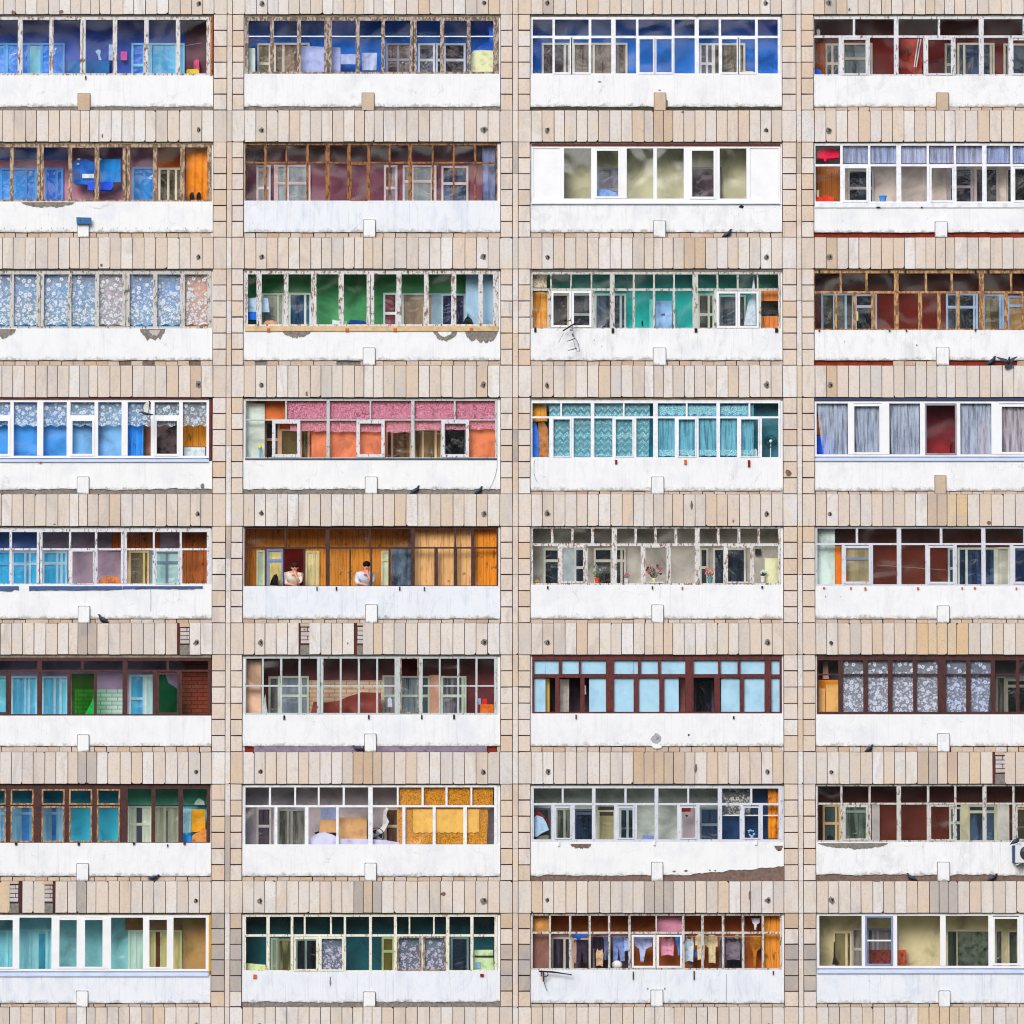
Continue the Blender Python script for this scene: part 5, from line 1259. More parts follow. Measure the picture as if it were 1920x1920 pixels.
# potted flowers
def flowers(X, Yt, Yb, potw, pott, potc, leafc, blc, n, label, nb=9, spread=1.0):
    r, c = 4, 2
    y = .19
    base = P(*Z(r, c, X, Yb), y); top = P(*Z(r, c, X, Yt), y); pt = P(*Z(r, c, X, pott), y)
    root = empty('potted_flower', (base.x, y, base.z), label, 'potted flower', 'potted flowers on the sill')
    R = potw * RS[c] * SC / 2
    h = pt.z - base.z
    MB().lathe((base.x, y, base.z), [(0, R * .7), (h * .8, R), (h * .82, R * 1.12), (h, R * 1.12), (h, R * .9)], 14).build('pot', fab(potc, .8), root)
    m = MB(); rr = random.Random(X)
    H = top.z - pt.z
    cents = []
    for i in range(n):
        a = rr.uniform(-1, 1); hh = rr.uniform(.35, 1)
        tip = Vector((base.x + a * H * .62 * spread, y + rr.uniform(-.05, .05), pt.z + H * hh * (1 - .25 * abs(a))))
        b0 = Vector((base.x + a * .02, y, pt.z - .01))
        m.tube([b0, b0.lerp(tip, .5) + Vector((0, 0, .02)), tip], .003, 4)
        # leaves along the stem
        for t in (.35, .6, .85):
            p = b0.lerp(tip, t); s = rr.uniform(.018, .034); w = rr.uniform(-1, 1)
            k = len(m.v); dx = Vector((math.cos(w * 3), -.3, math.sin(w * 3))) * s
            pr = Vector((-dx.z, 0, dx.x)) * .4
            m.v += [tuple(p), tuple(p + dx * .5 + pr), tuple(p + dx), tuple(p + dx * .5 - pr)]
            m.f.append((k, k + 1, k + 2, k + 3)); m.m.append(0)
        cents.append(tip)
    m.build('foliage', fab(leafc, .8), root)
    rr.shuffle(cents)
    for p in cents[:nb]:
        b = MB()
        for q in range(5):
            t = q * 1.257 + rr.uniform(0, .5); s = rr.uniform(.016, .024)
            b.ball((p.x + math.cos(t) * s * .8, p.y - .01, p.z + math.sin(t) * s * .8), s * .62, nu=6, nv=4, sq=(1, .5, 1))
        b.build('blossom', fab(rr.choice(blc), .85), root)
flowers(568, 350, 472, 34, 440, '#d04020', '#3c6430', ['#9c80a8', '#6c5478', '#4c7030'], 16, 'green plant with dull purple flowers in a red pot, first from the left', 7)
flowers(765, 400, 472, 36, 444, '#e4e8ee', '#6c7460', ['#c07088', '#a86078'], 8, 'small pink-flowered plant in a white pot beside the wide mullion', 5, .7)
flowers(946, 348, 470, 28, 440, '#e0dc98', '#28402c', ['#b01c38', '#d84c68', '#5c1424', '#e8a0b0'], 20, 'tallest bouquet of dark red and pink flowers in a cream pot', 12)
flowers(1320, 362, 474, 36, 434, '#4c9098', '#746450', ['#e08888', '#d86c78', '#e8a898'], 14, 'salmon pink flowers in a turquoise pot', 10, .6)
flowers(1672, 375, 470, 34, 428, '#dcd0c8', '#1c3424', ['#e8f0e8', '#d0dcd0'], 16, 'white flowers over dark leaves in a pale pot at the right end', 8, .75)
cut(4, 2, [(150, 468), (152, 456), (165, 450), (178, 456), (180, 468)], .2, .04, fab('#d8a020', .8), 'cup', 'small yellow cup at the left end of the flower sill', 'cup')
bx(4, 2, 1622, 246, 1660, 285, .76, .05, fab('#24282c'), 'wall_box', 'small dark framed box on the wall over the white flowers', 'box')
cut(4, 2, [(1352, 265), (1362, 262), (1412, 378), (1404, 384)], .7, .03, fab('#14181c'), 'pole', 'dark slanting pole leaning in the flower balcony', 'pole')
cut(4, 3, [(444, 575), (442, 270), (484, 268), (500, 575)], .3, .03, plain('#f07c10', .6, .7, .1, 3), 'board', 'upright orange board beside the pale green panel', 'board')
cut(4, 3, [(530, 575), (525, 480), (538, 480), (546, 575)], .28, .03, plain('#f07c10', .6, .7, .1, 3), 'offcut', 'narrow orange offcut inside the left casement of the rust-red room', 'board')
# row 5
NET = lacemat('#2c8c34', 'sheer', .6, .95)
cut(5, 0, [(536, 545), (536, 232), (704, 232), (712, 545)], .2, .004, glassmat('green_film', .02, .01, (.32, .62, .22, 1)), 'green_net', 'olive green net stretched behind the left casement of the dark red balcony', 'net')
cut(5, 0, [(632, 545), (690, 440), (700, 400), (706, 545)], .18, .01, fab('#10903c', .6), 'green_cloth', 'bright green cloth corner at the foot of the olive net', 'cloth')
cut(5, 0, [(1185, 530), (1185, 250), (1210, 222), (1236, 225), (1262, 300), (1340, 352), (1350, 530)], .2, .006, glassmat('green_film_bright', .02, .01, (.1, .62, .3, 1)), 'green_net', 'bright green translucent sheet draped behind the right casement of the dark red balcony', 'net')
cut(5, 1, [(505, 480), (525, 395), (620, 398), (700, 385), (760, 358), (820, 340), (845, 330), (975, 334), (980, 480)], .5, .04, plain('#64281f', KI, .7, .3, 3), 'red_panel', 'dark red panel with a sloping top edge in the grid balcony', 'panel')
bx(5, 1, 1636, 412, 1726, 475, .3, .2, fab('#c06020', .6), 'toolbox', 'orange-brown box at the right end of the grid balcony', 'box')
cut(5, 1, [(1650, 412), (1652, 380), (1668, 374), (1682, 380), (1680, 412)], .33, .05, fab('#e82820', .65), 'cup', 'bright red cup standing on the orange-brown box', 'cup')
cut(5, 1, [(1625, 412), (1622, 372), (1640, 370), (1644, 412)], .36, .05, fab('#a8b8e0', .65), 'bottle', 'pale blue bottle left of the bright red cup', 'bottle')
cut(5, 1, [(1020, 430), (1020, 370), (1035, 360), (1048, 380), (1050, 430)], .4, .03, fab('#a8b0c0', .6), 'cloth', 'small pale rag hanging in the grid balcony', 'cloth')
cut(5, 1, [(190, 475), (196, 380), (205, 340), (212, 420), (220, 475)], .4, .04, fab('#c4c8cc', .6), 'broom', 'pale upright broom near the left end of the grid balcony', 'broom')
BL = plain('#b0dcf4', .85, .6, .09, 3)
bs = empty('pasted_sheets', P(*Z(5, 2, 960, 470), .16), 'light blue paper sheets pasted inside the bright red balcony glazing', 'window sheets')
for (a, b_, e, f_) in ((146, 118, 222, 205), (227, 118, 310, 205), (334, 118, 445, 205), (458, 118, 515, 205), (519, 118, 626, 205), (680, 118, 808, 205), (814, 118, 842, 205), (860, 118, 974, 205), (990, 118, 1106, 205), (1110, 118, 1156, 205),
                     (1212, 118, 1374, 205), (1392, 118, 1506, 205), (1522, 118, 1684, 205), (1730, 104, 1784, 210), (146, 236, 222, 458), (518, 236, 626, 458), (680, 236, 812, 458), (848, 236, 984, 458), (1014, 236, 1110, 458),
                     (1396, 236, 1516, 458), (1548, 236, 1684, 458), (1730, 236, 1784, 458)):
    bx(5, 2, a - 3, b_ - 3, e + 1, f_ + 4, .15, .004, BL, 'sheet', '', '', bs)
sheet(5, 2, 318, 245, 380, 462, .35, fab('#8c8480'), 'curtain', 'grey curtain inside the second opening of the bright red balcony', 'curtain', .02, 2)
cut(5, 2, [(484, 345), (484, 285), (492, 285), (494, 345)], .16, .02, fab('#f0f0f0', .9), 'thermometer', 'white thermometer fixed beside a red mullion', 'thermometer')
sheet(5, 3, 500, 138, 1258, 540, YC, lacemat('#e0e6f8', 'flower', .8, .85), 'net_curtain', 'net curtain with large round flowers, left of the wide dark red post', 'curtain', .01, 8)
sheet(5, 3, 1306, 138, 1664, 540, YC, lacemat('#d4e0fc', 'flower', .8, .85), 'net_curtain', 'net curtain with a drawn-back corner, right of the wide dark red post', 'curtain', .01, 4, narrow=.08, sway=-.04)
cut(5, 3, [(308, 560), (308, 292), (465, 292), (465, 560)], .5, .04, plain('#d48424', KI, .7, .1, 5), 'board', 'orange plywood board leaning at the left end behind the paler boards', 'board')
for (a, e, t, l_) in ((312, 364, 358, 'narrow light plywood board at the left end of the net-curtained balcony'), (370, 466, 326, 'wide light plywood board right of the narrow one')):
    bx(5, 3, a, t, e, 560, .38, .04, plain('#e8b46c', KI, .7, .1, 5), 'board', l_, 'board')
cut(5, 3, [(345, 285), (350, 150), (385, 148), (392, 285)], .6, .04, fab('#c8a090'), 'slat', 'pinkish upright slat above the plywood boards', 'slat')
# row 6
bx(6, 0, 1436, 290, 1540, 460, .5, .04, plain('#f0a81c', .52, .7, .12, 6), 'board', 'yellow board at the right end of the turquoise balcony', 'board')
cut(6, 0, [(1430, 535), (1440, 490), (1485, 455), (1520, 430), (1548, 440), (1548, 535)], .4, .1, plain('#a86c38', KI, .9, .4, 8), 'sack', 'brown sack under the yellow board', 'sack')
cut(6, 0, [(1372, 535), (1372, 470), (1384, 468), (1390, 488), (1432, 484), (1436, 535)], .35, .2, fab('#1c70b8'), 'chair', 'blue chair next to the brown sack', 'chair')
sheet(6, 0, 1376, 285, 1432, 465, .5, fab('#80a8b0'), 'cloth', 'thin grey-blue cloth left of the yellow board', 'cloth', .02, 2)
cut(6, 0, [(1455, 255), (1470, 225), (1492, 205), (1530, 228), (1535, 255)], .6, .1, fab('#a8c0b8'), 'bag', 'pale bag on the shelf above the yellow board', 'bag')
bx(6, 1, 566, 326, 682, 412, .5, .3, plain('#9c7850', KI, .8, .15, 5), 'cardboard_box', 'smaller cardboard box left of the thin white mullion', 'box')
bx(6, 1, 696, 312, 880, 470, .45, .3, plain('#9c7850', KI, .8, .15, 5), 'cardboard_box', 'big cardboard box near the black fan', 'box')
cut(6, 1, [(480, 492), (500, 450), (560, 415), (600, 410), (650, 425), (700, 452), (860, 455), (1000, 462), (1115, 482), (1115, 494)], .25, .5, plain('#c0c0dc', .6, .9, .16, 6), 'bedding', 'crumpled pale lilac bedding along the sill of the cardboard box balcony', 'bedding')
fan(6, 1, 945, 432, 50, 500, .3, 'round black electric fan on the bedding', '#14181c', '#48545c')
cut(6, 1, [(950, 400), (985, 370), (992, 270), (1012, 245), (1024, 250), (1010, 300), (1030, 340), (1000, 400), (975, 420)], .5, .03, fab('#e0e0e0', .5), 'strap', 'pale looped strap hanging over the black fan', 'strap')
cut(6, 1, [(530, 412), (560, 404), (565, 418), (540, 424)], .26, .1, fab('#141414'), 'shoe', 'small dark shoe lying on the bedding', 'shoe')
sheet(6, 1, 1090, 112, 1722, 230, YC, lacemat('#f0a420', 'scroll', .62, .78), 'gold_lace', 'golden lace valance in the right transom lights', 'curtain', .012, 7)
sheet(6, 1, 1086, 245, 1690, 488, YC, lacemat('#eea628', 'scroll', .62, .72), 'gold_lace', 'golden lace curtain with wide patterned border below the golden valance', 'curtain', .012, 7, narrow=.03)
sheet(6, 1, 1190, 256, 1630, 418, YC - .022, plain('#ffc868', .8, .9, .08, 8), 'gold_cloth', 'plain bright apricot cloth over the golden lace', 'curtain', .01, 5, zig=.03, zw=.07)
cut(6, 2, [(150, 440), (148, 312), (165, 298), (205, 310), (228, 345), (246, 395), (200, 415), (165, 442)], .25, .12, plain('#b0d4f4', .6, .5, .2, 8), 'plastic_bag', 'pale blue plastic bag at the left end of the lilac balcony', 'bag')
cut(6, 2, [(148, 305), (150, 268), (185, 262), (190, 280), (235, 320), (252, 335), (248, 352), (200, 308)], .3, .05, fab('#5c1c18'), 'strap', 'dark red strap over the pale blue plastic bag', 'strap')
cut(6, 2, [(160, 458), (175, 435), (240, 430), (250, 458)], .3, .1, fab('#60584c'), 'box', 'flat brownish box under the pale blue plastic bag', 'box')
cut(6, 2, [(868, 456), (875, 432), (910, 428), (945, 436), (948, 456)], .3, .1, fab('#5c70a8'), 'cloth', 'small blue cloth heap on the sill of the lilac balcony', 'cloth')
bx(6, 2, 1130, 246, 1190, 274, .3, .01, fab('#b8402c', .7), 'sticker', 'small red paper notice inside a lilac casement', 'notice')
cut(6, 2, [(1156, 300), (1160, 292), (1175, 298), (1166, 312)], .3, .01, fab('#302828', .7), 'hook', 'small dark hook under the red paper notice', 'hook')
sheet(6, 2, 1404, 118, 1590, 300, .35, lacemat('#a8a8a0', 'flower', .6, .5), 'net_curtain', 'grey net curtain above the rail at the right of the lilac balcony', 'curtain', .01, 3)
sheet(6, 2, 1706, 118, 1774, 452, .3, plain('#c07418', KI, .8, .4, 6), 'curtain', 'rust-orange curtain at the right end of the lilac balcony', 'curtain', .03, 2)
q = RZ(6, 2, 1404, 294, 1774, 302, .2)
tag(MB().box(q[0], q[1], .2, .215, q[2], q[3]).build('rail', WHT), 'thin white rail behind the right casements of the lilac balcony', 'rail')
pf = empty('potted_plant', P(*Z(6, 2, 1598, 452), .2), 'blue and white potted plant in the rightmost lilac casement', 'potted plant')
pot(6, 2, 1598, 430, 452, 30, fab('#9cc0d8', .8), 'pot', '', '', pf, .2)
m = MB(); pp = P(*Z(6, 2, 1598, 415), .2)
for i in range(16): m.ball((pp.x + RND.uniform(-.08, .08), .2 + RND.uniform(-.03, .03), pp.z + RND.uniform(-.05, .06)), RND.uniform(.012, .024), nu=6, nv=4)
m.build('foliage', fab('#a8c8e8', .8), pf)
cut(6, 3, [(683, 524), (683, 470), (688, 455), (695, 455), (700, 470), (700, 524)], .055, .03, fab('#e0d020', .9), 'bottle', 'slim yellow bottle standing in the left casement of the rust-brown room', 'bottle')
cut(6, 3, [(375, 560), (380, 515), (395, 503), (425, 515), (435, 560)], .5, .1, fab('#10141c'), 'bag', 'black bag low behind the left pane of the rust-brown room', 'bag')
# row 7
cut(7, 1, [(74, 572), (74, 518), (205, 530), (208, 572)], .3, .2, fab('#c8d89c', .6), 'box', 'low pale yellow-green box at the left end of the dark green balcony', 'box')
for (a, e, l_) in ((578, 722, 'patterned grey net filling the inner left casement of the dark green room'), (1096, 1236, 'patterned grey net in the left casement of the wooden pair'), (1268, 1400, 'patterned grey net in the right casement of the wooden pair')):
    sheet(7, 1, a, 352, e, 562, .16, lacemat('#a8a4b8', 'flower', .6, .5), 'net_curtain', l_, 'curtain', .006, 2)
cut(7, 1, [(1598, 565), (1598, 430), (1722, 430), (1728, 565)], .35, .1, fab('#c0d8a4', .55), 'cabinet', 'pale green cabinet at the right end of the dark green balcony', 'cabinet')
bx(7, 1, 1600, 468, 1726, 480, .33, .01, fab('#24342c', .6), 'shelf_edge', 'dark shelf edge across the pale green cabinet', 'shelf')
bx(7, 1, 1604, 512, 1640, 552, .33, .01, fab('#88b0d8', .6), 'card', 'small light blue card on the pale green cabinet', 'card')
bx(7, 3, 718, 505, 888, 660, .5, .3, plain('#5c2820', KI, .8, .4, 14), 'suitcase', 'red-brown suitcase standing behind the blue-edged sash', 'suitcase')
bx(7, 3, 930, 505, 1000, 660, .55, .3, plain('#9c4428', KI, .8, .5, 14), 'suitcase', 'rust-orange suitcase right of the red-brown one', 'suitcase')
cut(7, 3, [(420, 620), (430, 560), (432, 440), (440, 440), (442, 560), (470, 605), (460, 622)], .5, .08, fab('#141410'), 'floor_lamp', 'thin black lamp stand in the khaki room', 'lamp')
sheet(7, 3, 1400, 362, 1640, 628, .68, plain('#3c4438', KI, .8, .6, 9), 'drape', 'dark patterned drape behind the fourth pane of the khaki room', 'curtain', .02, 3)
# laundry
def garment(kind, x0, y0, x1, y1, col, label, y=.3, cat='laundry'):
    w = x1 - x0; h = y1 - y0
    sh = {'shirt': [(.3, 0), (.7, 0), (1, .1), (1.0, .42), (.82, .42), (.8, 1), (.5, .96), (.2, 1), (.18, .42), (0, .42), (0, .1)],
          'trousers': [(0, 0), (1, 0), (.98, 1), (.62, 1), (.5, .35), (.36, .98), (.06, .98)],
          'vest': [(.2, 0), (.35, .12), (.65, .12), (.8, 0), (.95, .3), (.9, 1), (.5, .95), (.1, 1), (.05, .3)],
          'taper': [(0, 0), (1, 0), (.9, .4), (.62, .5), (.5, 1), (.35, .96), (.3, .5), (.1, .38)]}[kind]
    pts = [(x0 + w * a + RND.uniform(-1.5, 1.5), y0 + h * b + RND.uniform(-2, 2)) for a, b in sh]
    return cut(7, 2, pts, y, .035, plain(col, KI, .95, .3, 9), kind if kind != 'taper' else 'cloth', label, cat)
garment('taper', 395, 326, 505, 368, '#2468e0', 'bright blue cloth bundle on the laundry line', .35)
garment('trousers', 428, 365, 505, 515, '#2c2430', 'narrow dark trousers under the bright blue cloth', .4)
garment('vest', 395, 365, 432, 520, '#9c8074', 'brownish vest left of the narrow dark trousers', .45)
garment('shirt', 535, 330, 612, 550, '#241c28', 'black coat hanging behind the fourth bar of the laundry balcony', .45)
garment('trousers', 612, 345, 656, 500, '#48506c', 'slate blue trousers beside the black coat', .4)
garment('trousers', 672, 345, 752, 505, '#5c6c98', 'blue-grey jeans above the white bowl', .35)
garment('vest', 745, 340, 785, 440, '#a0b4e8', 'pale blue vest beside the blue-grey jeans', .33)
garment('taper', 808, 338, 945, 512, '#a8b4e0', 'pale lilac top dangling behind the left white casement', .33)
garment('vest', 985, 342, 1085, 470, '#d890a8', 'pink vest behind the right white casement', .33)
garment('taper', 1088, 345, 1140, 470, '#3c68b0', 'blue cloth at the edge of the pink vest', .4)
garment('vest', 1150, 335, 1215, 510, '#a4b4c0', 'pale grey-blue shirt right of the white casements', .33)
garment('taper', 1160, 430, 1240, 550, '#305078', 'dark blue cloth under the pale grey-blue shirt', .45)
garment('shirt', 1222, 325, 1300, 500, '#a8987c', 'beige shirt, left one of two', .35)
garment('shirt', 1296, 330, 1372, 520, '#a49474', 'beige shirt, right one of two', .38)
garment('shirt', 1385, 345, 1445, 540, '#3c3438', 'dark brown shirt right of the beige pair', .42)
garment('vest', 1420, 360, 1530, 500, '#5c5460', 'grey jacket hanging near the white lamp', .38)
garment('taper', 1580, 335, 1665, 545, '#8c5818', 'brown cloth beside the orange end panel', .5)
garment('taper', 1596, 218, 1655, 300, '#a8a8b8', 'pale grey cloth bundled high on the right', .3)
garment('vest', 556, 420, 612, 540, '#a08468', 'tan jumper in front of the black coat', .34)
q = RZ(7, 2, 664, 498, 736, 556, .3)
tag(MB().ball(((q[0] + q[1]) / 2, .3, q[2] + .08), (q[1] - q[0]) / 2, nu=16, nv=10, sq=(1, .8, .85)).build('bowl', fab('#f0f0e8', .6), None, True), 'round white bowl on the sill of the laundry balcony', 'bowl')
q = RZ(7, 2, 1484, 326, 1516, 362, .3)
tag(MB().ball(((q[0] + q[1]) / 2, .3, (q[2] + q[3]) / 2), (q[1] - q[0]) / 2, nu=12, nv=8).build('lamp_globe', fab('#ffffe0', .6), None, True), 'small white globe lamp above the grey jacket', 'lamp')
p0, p1 = P(*Z(7, 2, 262, 338), .36), P(*Z(7, 2, 1672, 340), .36)
tag(MB().tube([p0, p1], .004, 5).build('clothes_line', fab('#c0c0c0', .7)), 'thin clothes line carrying the laundry', 'clothes line')
p0, p1 = P(*Z(0, 0, 1010, 405), .7), P(*Z(0, 0, 1510, 322), .5)
tag(MB().tube([p0, p1], .004, 5).build('clothes_line', fab('#90a8d0', .8)), 'slanting clothes line in the top left balcony', 'clothes line')
for X0, Y0, X1, Y1 in ((775, 415, 1320, 455),):
    p0, p1 = P(*Z(4, 3, X0, Y0), .6), P(*Z(4, 3, X1, Y1), .6)
    tag(MB().tube([p0, p1], .004, 5).build('clothes_line', fab('#c89078', .8)), 'slack clothes line across the rust-red room', 'clothes line')

# ------------------------------------------------------------------ things outside the facade
q = RZ(1, 0, 572, 672, 684, 718, -.1)
o = MB().prism([(q[0], q[3] + .01), (q[1], q[3]), (q[1] - .005, q[2]), (q[0] + .01, q[2])], -.10, -.012)
tag(o.build('blue_cap', plain('#3c6ca0', 1, .6, .25, 20)), 'blue cap plate covering one drain block', 'cap plate')

def wire(r, c, pts):
    MB().tube([P(*Z(r, c, *q), .045) for q in pts], .004, 5).build('wire', plain('#8c8c90', 1), parap[(r, c)])
wire(3, 1, [(1750, 505), (1748, 560), (1738, 610), (1715, 670), (1692, 708)])
wire(3, 2, [(152, 505), (146, 540), (146, 590), (155, 630), (170, 655)])
wire(4, 0, [(1130, 580), (1131, 660), (1130, 745)])
wire(7, 2, [(1428, 590), (1429, 680), (1428, 770)])
def antenna():
    def A(x, y, Y=-.12):
        return P(1040 + x * 80 / 1707, 580 + y * 90 / 1920, Y)
    root = empty('antenna', A(840, 600), 'broken rusty television antenna hanging below the double casements', 'antenna')
    dk = plain('#2a1814', 1, .6, .3, 30); gr = plain('#6c6870', 1, .5, .2)
    MB().tube([A(330, 860), A(600, 690), A(840, 550)], .016, 7).build('boom', dk, root)
    MB().tube([A(620, 360), A(700, 640), A(760, 1050), A(880, 1250), A(960, 1400), A(1000, 1690)], .006, 6).build('mast', gr, root)
    for a, b in (((420, 490), (650, 440)), ((480, 1280), (810, 1170)), ((530, 1650), (880, 1560))):
        MB().tube([A(*a), A(*b)], [.007, .013], 6).build('rod', dk, root)
    MB().tube([A(690, 970), A(750, 1100)], .013, 6).build('rod', dk, root)
    MB().tube([A(600, 830), A(710, 830)], .014, 6).build('rod', dk, root)
    for a, b in (((160, 1330), (350, 960)), ((740, 1240), (820, 1480)), ((900, 1250), (1010, 1680)), ((880, 1700), (1010, 1690)), ((640, 350), (700, 330)), ((820, 1480), (900, 1690)), ((60, 860), (280, 640))):
        MB().tube([A(*a), A(*b)], .0045, 5).build('wire', gr, root)
    MB().tube([A(840, 600, -.12), A(840, 620, .075)], .01, 6).build('arm', dk, root)
antenna()
def bracket():
    def A(x, y, Y=-.08): return P(1000 + x * 100 / 1920, 1810 + y * 70 / 1344, Y)
    root = empty('rusty_bracket', A(340, 210), 'rusty arm with hanging hook bolted under the laundry balcony', 'bracket')
    dk = plain('#241814', 1, .6, .3, 30); ru = plain('#5c3418', 1, .7, .3, 30)
    MB().tube([A(190, 210), A(700, 240), A(1360, 335)], [.018, .02, .01], 7).build('arm', dk, root)
    MB().ball(tuple(A(1355, 338)), .018).build('knob', dk, root, True)
    MB().tube([A(285, 200), A(285, 400)], .012, 6).build('prong', dk, root)
    MB().tube([A(365, 240), A(365, 590)], .02, 7).build('shank', ru, root)
    MB().tube([A(400, 400), A(480, 410), A(525, 340), A(515, 250)], .013, 6).build('hook', ru, root)
    MB().tube([A(390, 600), A(440, 780), A(500, 930)], .007, 5).build('wire', dk, root)
    MB().tube([A(300, 210), A(300, 200, .08)], .014, 6).build('bolt', dk, root)
bracket()
def aircon():
    x0, x1 = P(1904, 1600, -.3).x, P(1904, 1600, -.3).x + .78
    z1, z0 = P(1904, 1584, -.3).z, P(1904, 1617.5, -.3).z
    root = empty('air_conditioner', ((x0 + x1) / 2, -.15, z0), 'white outdoor air conditioner cut by the right edge of the picture', 'air conditioner')
    wm = plain('#dcdce2', 1, .5, .06)
    MB().box(x0, x1, -.3, -.02, z0, z1).build('casing', wm, root)
    cx, cz, R = x0 + .26, (z0 + z1) / 2 + .01, .165
    m = MB().prism([(cx + R * math.cos(t / 28 * 6.2832), cz + R * math.sin(t / 28 * 6.2832)) for t in range(28)], -.304, -.29)
    m.build('fan_opening', plain('#17171b', 1, .5), root)
    for k in range(1, 5):
        rr = R * k / 4.2
        MB().tube([(cx + rr * math.cos(t / 24 * 6.2832), -.312, cz + rr * math.sin(t / 24 * 6.2832)) for t in range(25)], .004, 5, cap=False).build('grille_ring', plain('#4a4650', 1, .4), root)
    for k in range(3):
        t = k * 2.09 + .4
        MB().prism([(cx + .03 * math.cos(t), cz + .03 * math.sin(t)), (cx + R * .9 * math.cos(t - .4), cz + R * .9 * math.sin(t - .4)), (cx + R * .9 * math.cos(t + .35), cz + R * .9 * math.sin(t + .35))], -.308, -.302).build('fan_blade', plain('#5c5a64', 1, .5), root)
    MB().ball((cx, -.31, cz), .03, sq=(1, .5, 1)).build('hub', plain('#8c8890', 1, .5), root, True)
    for bxx in (x0 + .05, x1 - .1):
        MB().prism([(bxx - .03, z0 - .06), (bxx + .07, z0 - .01), (bxx + .09, z0 - .002), (bxx - .03, z0 - .035)], -.28, .05).build('bracket', wm, root)
    MB().box(x0 - .05, x0 - .005, -.12, .06, z0 + .01, z1 - .01).build('mounting_plate', plain('#2c5074', 1, .6), root)
aircon()

# ------------------------------------------------------------------ pigeons
PIG = plain('#1c2236', 1, .45, .4, 40)
PIG2 = plain('#2c3a54', 1, .5, .4, 40)
def pigeon(px, py, face, label, Y=.03, size=1.0, pitch=35, mat=PIG, group='pigeons on the ledges'):
    """px, py: photo point under the feet; face +1 looks right"""
    b = P(px, py, Y)
    root = empty('pigeon', (b.x, Y, b.z), label, 'pigeon', group)
    pt = math.radians(pitch * .85); s = size * .78
    ux, uz = face * math.cos(pt), math.sin(pt)
    base = Vector((b.x, Y, b.z + .085 * s))
    def Q(u, w=0, dy=0): return base + Vector((ux * u - face * math.sin(pt) * w * 0 , dy, uz * u)) + Vector((-face * math.sin(pt) * w, 0, math.cos(pt) * w))
    # beak tip .. head .. neck .. breast .. rump .. tail
    pts = [Q(.175 * s, .035 * s), Q(.155 * s, .045 * s), Q(.14 * s, .05 * s), Q(.115 * s, .045 * s), Q(.09 * s, .02 * s), Q(.045 * s, 0), Q(-.01 * s, -.004 * s), Q(-.07 * s, 0), Q(-.12 * s, .002 * s), Q(-.165 * s, -.002 * s), Q(-.2 * s, -.004 * s)]
    rad = [(.003, .003), (.008, .008), (.022, .022), (.026, .026), (.03, .032), (.05, .055), (.055, .058), (.042, .042), (.024, .018), (.022, .008), (.026, .005)]
    MB().tube(pts, [(a * s, c_ * s) for a, c_ in rad], 10).build('body', mat, root, True)
    for sd_ in (-1, 1):
        MB().tube([Q(.05 * s, .01 * s, sd_ * .048 * s), Q(-.03 * s, .012 * s, sd_ * .054 * s), Q(-.12 * s, .006 * s, sd_ * .03 * s), Q(-.17 * s, .004 * s, sd_ * .012 * s)], [(.012 * s, .035 * s), (.014 * s, .045 * s), (.01 * s, .025 * s), (.004 * s, .008 * s)], 8).build('wing', PIG2, root, True)
        f = Q(.0, -.05 * s, sd_ * .025 * s)
        MB().tube([f, (f.x, f.y, b.z + .004), (f.x + face * .025 * s, f.y, b.z + .003)], .004 * s, 5).build('leg', plain('#8c4440', 1), root)
    return root
LED = .035
pigeon(1364, 445, 1, 'dark pigeon on the ledge below the white plastic balcony with blank end panels', LED, 1.1, 38)
pigeon(1859, 684.5, 1, 'dark pigeon perched on the ledge just left of the landing one', LED, 1.15, 42)
pigeon(779, 925.5, 1, 'pigeon on the ledge below the pink lace valances, nearer the drain block', LED, 1.05, 40)
pigeon(898, 925.5, 1, 'pigeon on the ledge below the pink lace valances, near the pier', LED, .95, 42)
pigeon(193, 1168, -1, 'pigeon facing left on the ledge below the blue tarp strips', LED, 1.15, 35)
pigeon(671, 1409.5, -1, 'pigeon crouching on the board below the grid balcony glazing', LED, 1.05, 12, PIG2)
pigeon(1630, 1409.5, 1, 'dark pigeon on the ledge below the net curtains with round flowers', LED, .95, 40)
pigeon(289, 1651, 1, 'pigeon hunched on the ledge below the turquoise balcony', LED, 1.0, 10, PIG2)
pigeon(1709, 1651.5, -1, 'pigeon facing left on the ledge below the rust-brown room', LED, 1.05, 30)
pigeon(1862, 1651.5, 1, 'black pigeon on the ledge under the air conditioner', LED, 1.0, 32)
pigeon(1905, 1583, 1, 'pigeon perched on top of the air conditioner', -.16, 1.1, 38)
def wing(root, pts, y, th=.012, mat=PIG2, name='wing'):
    MB().prism(pts, y, y + th).build(name, mat, root)
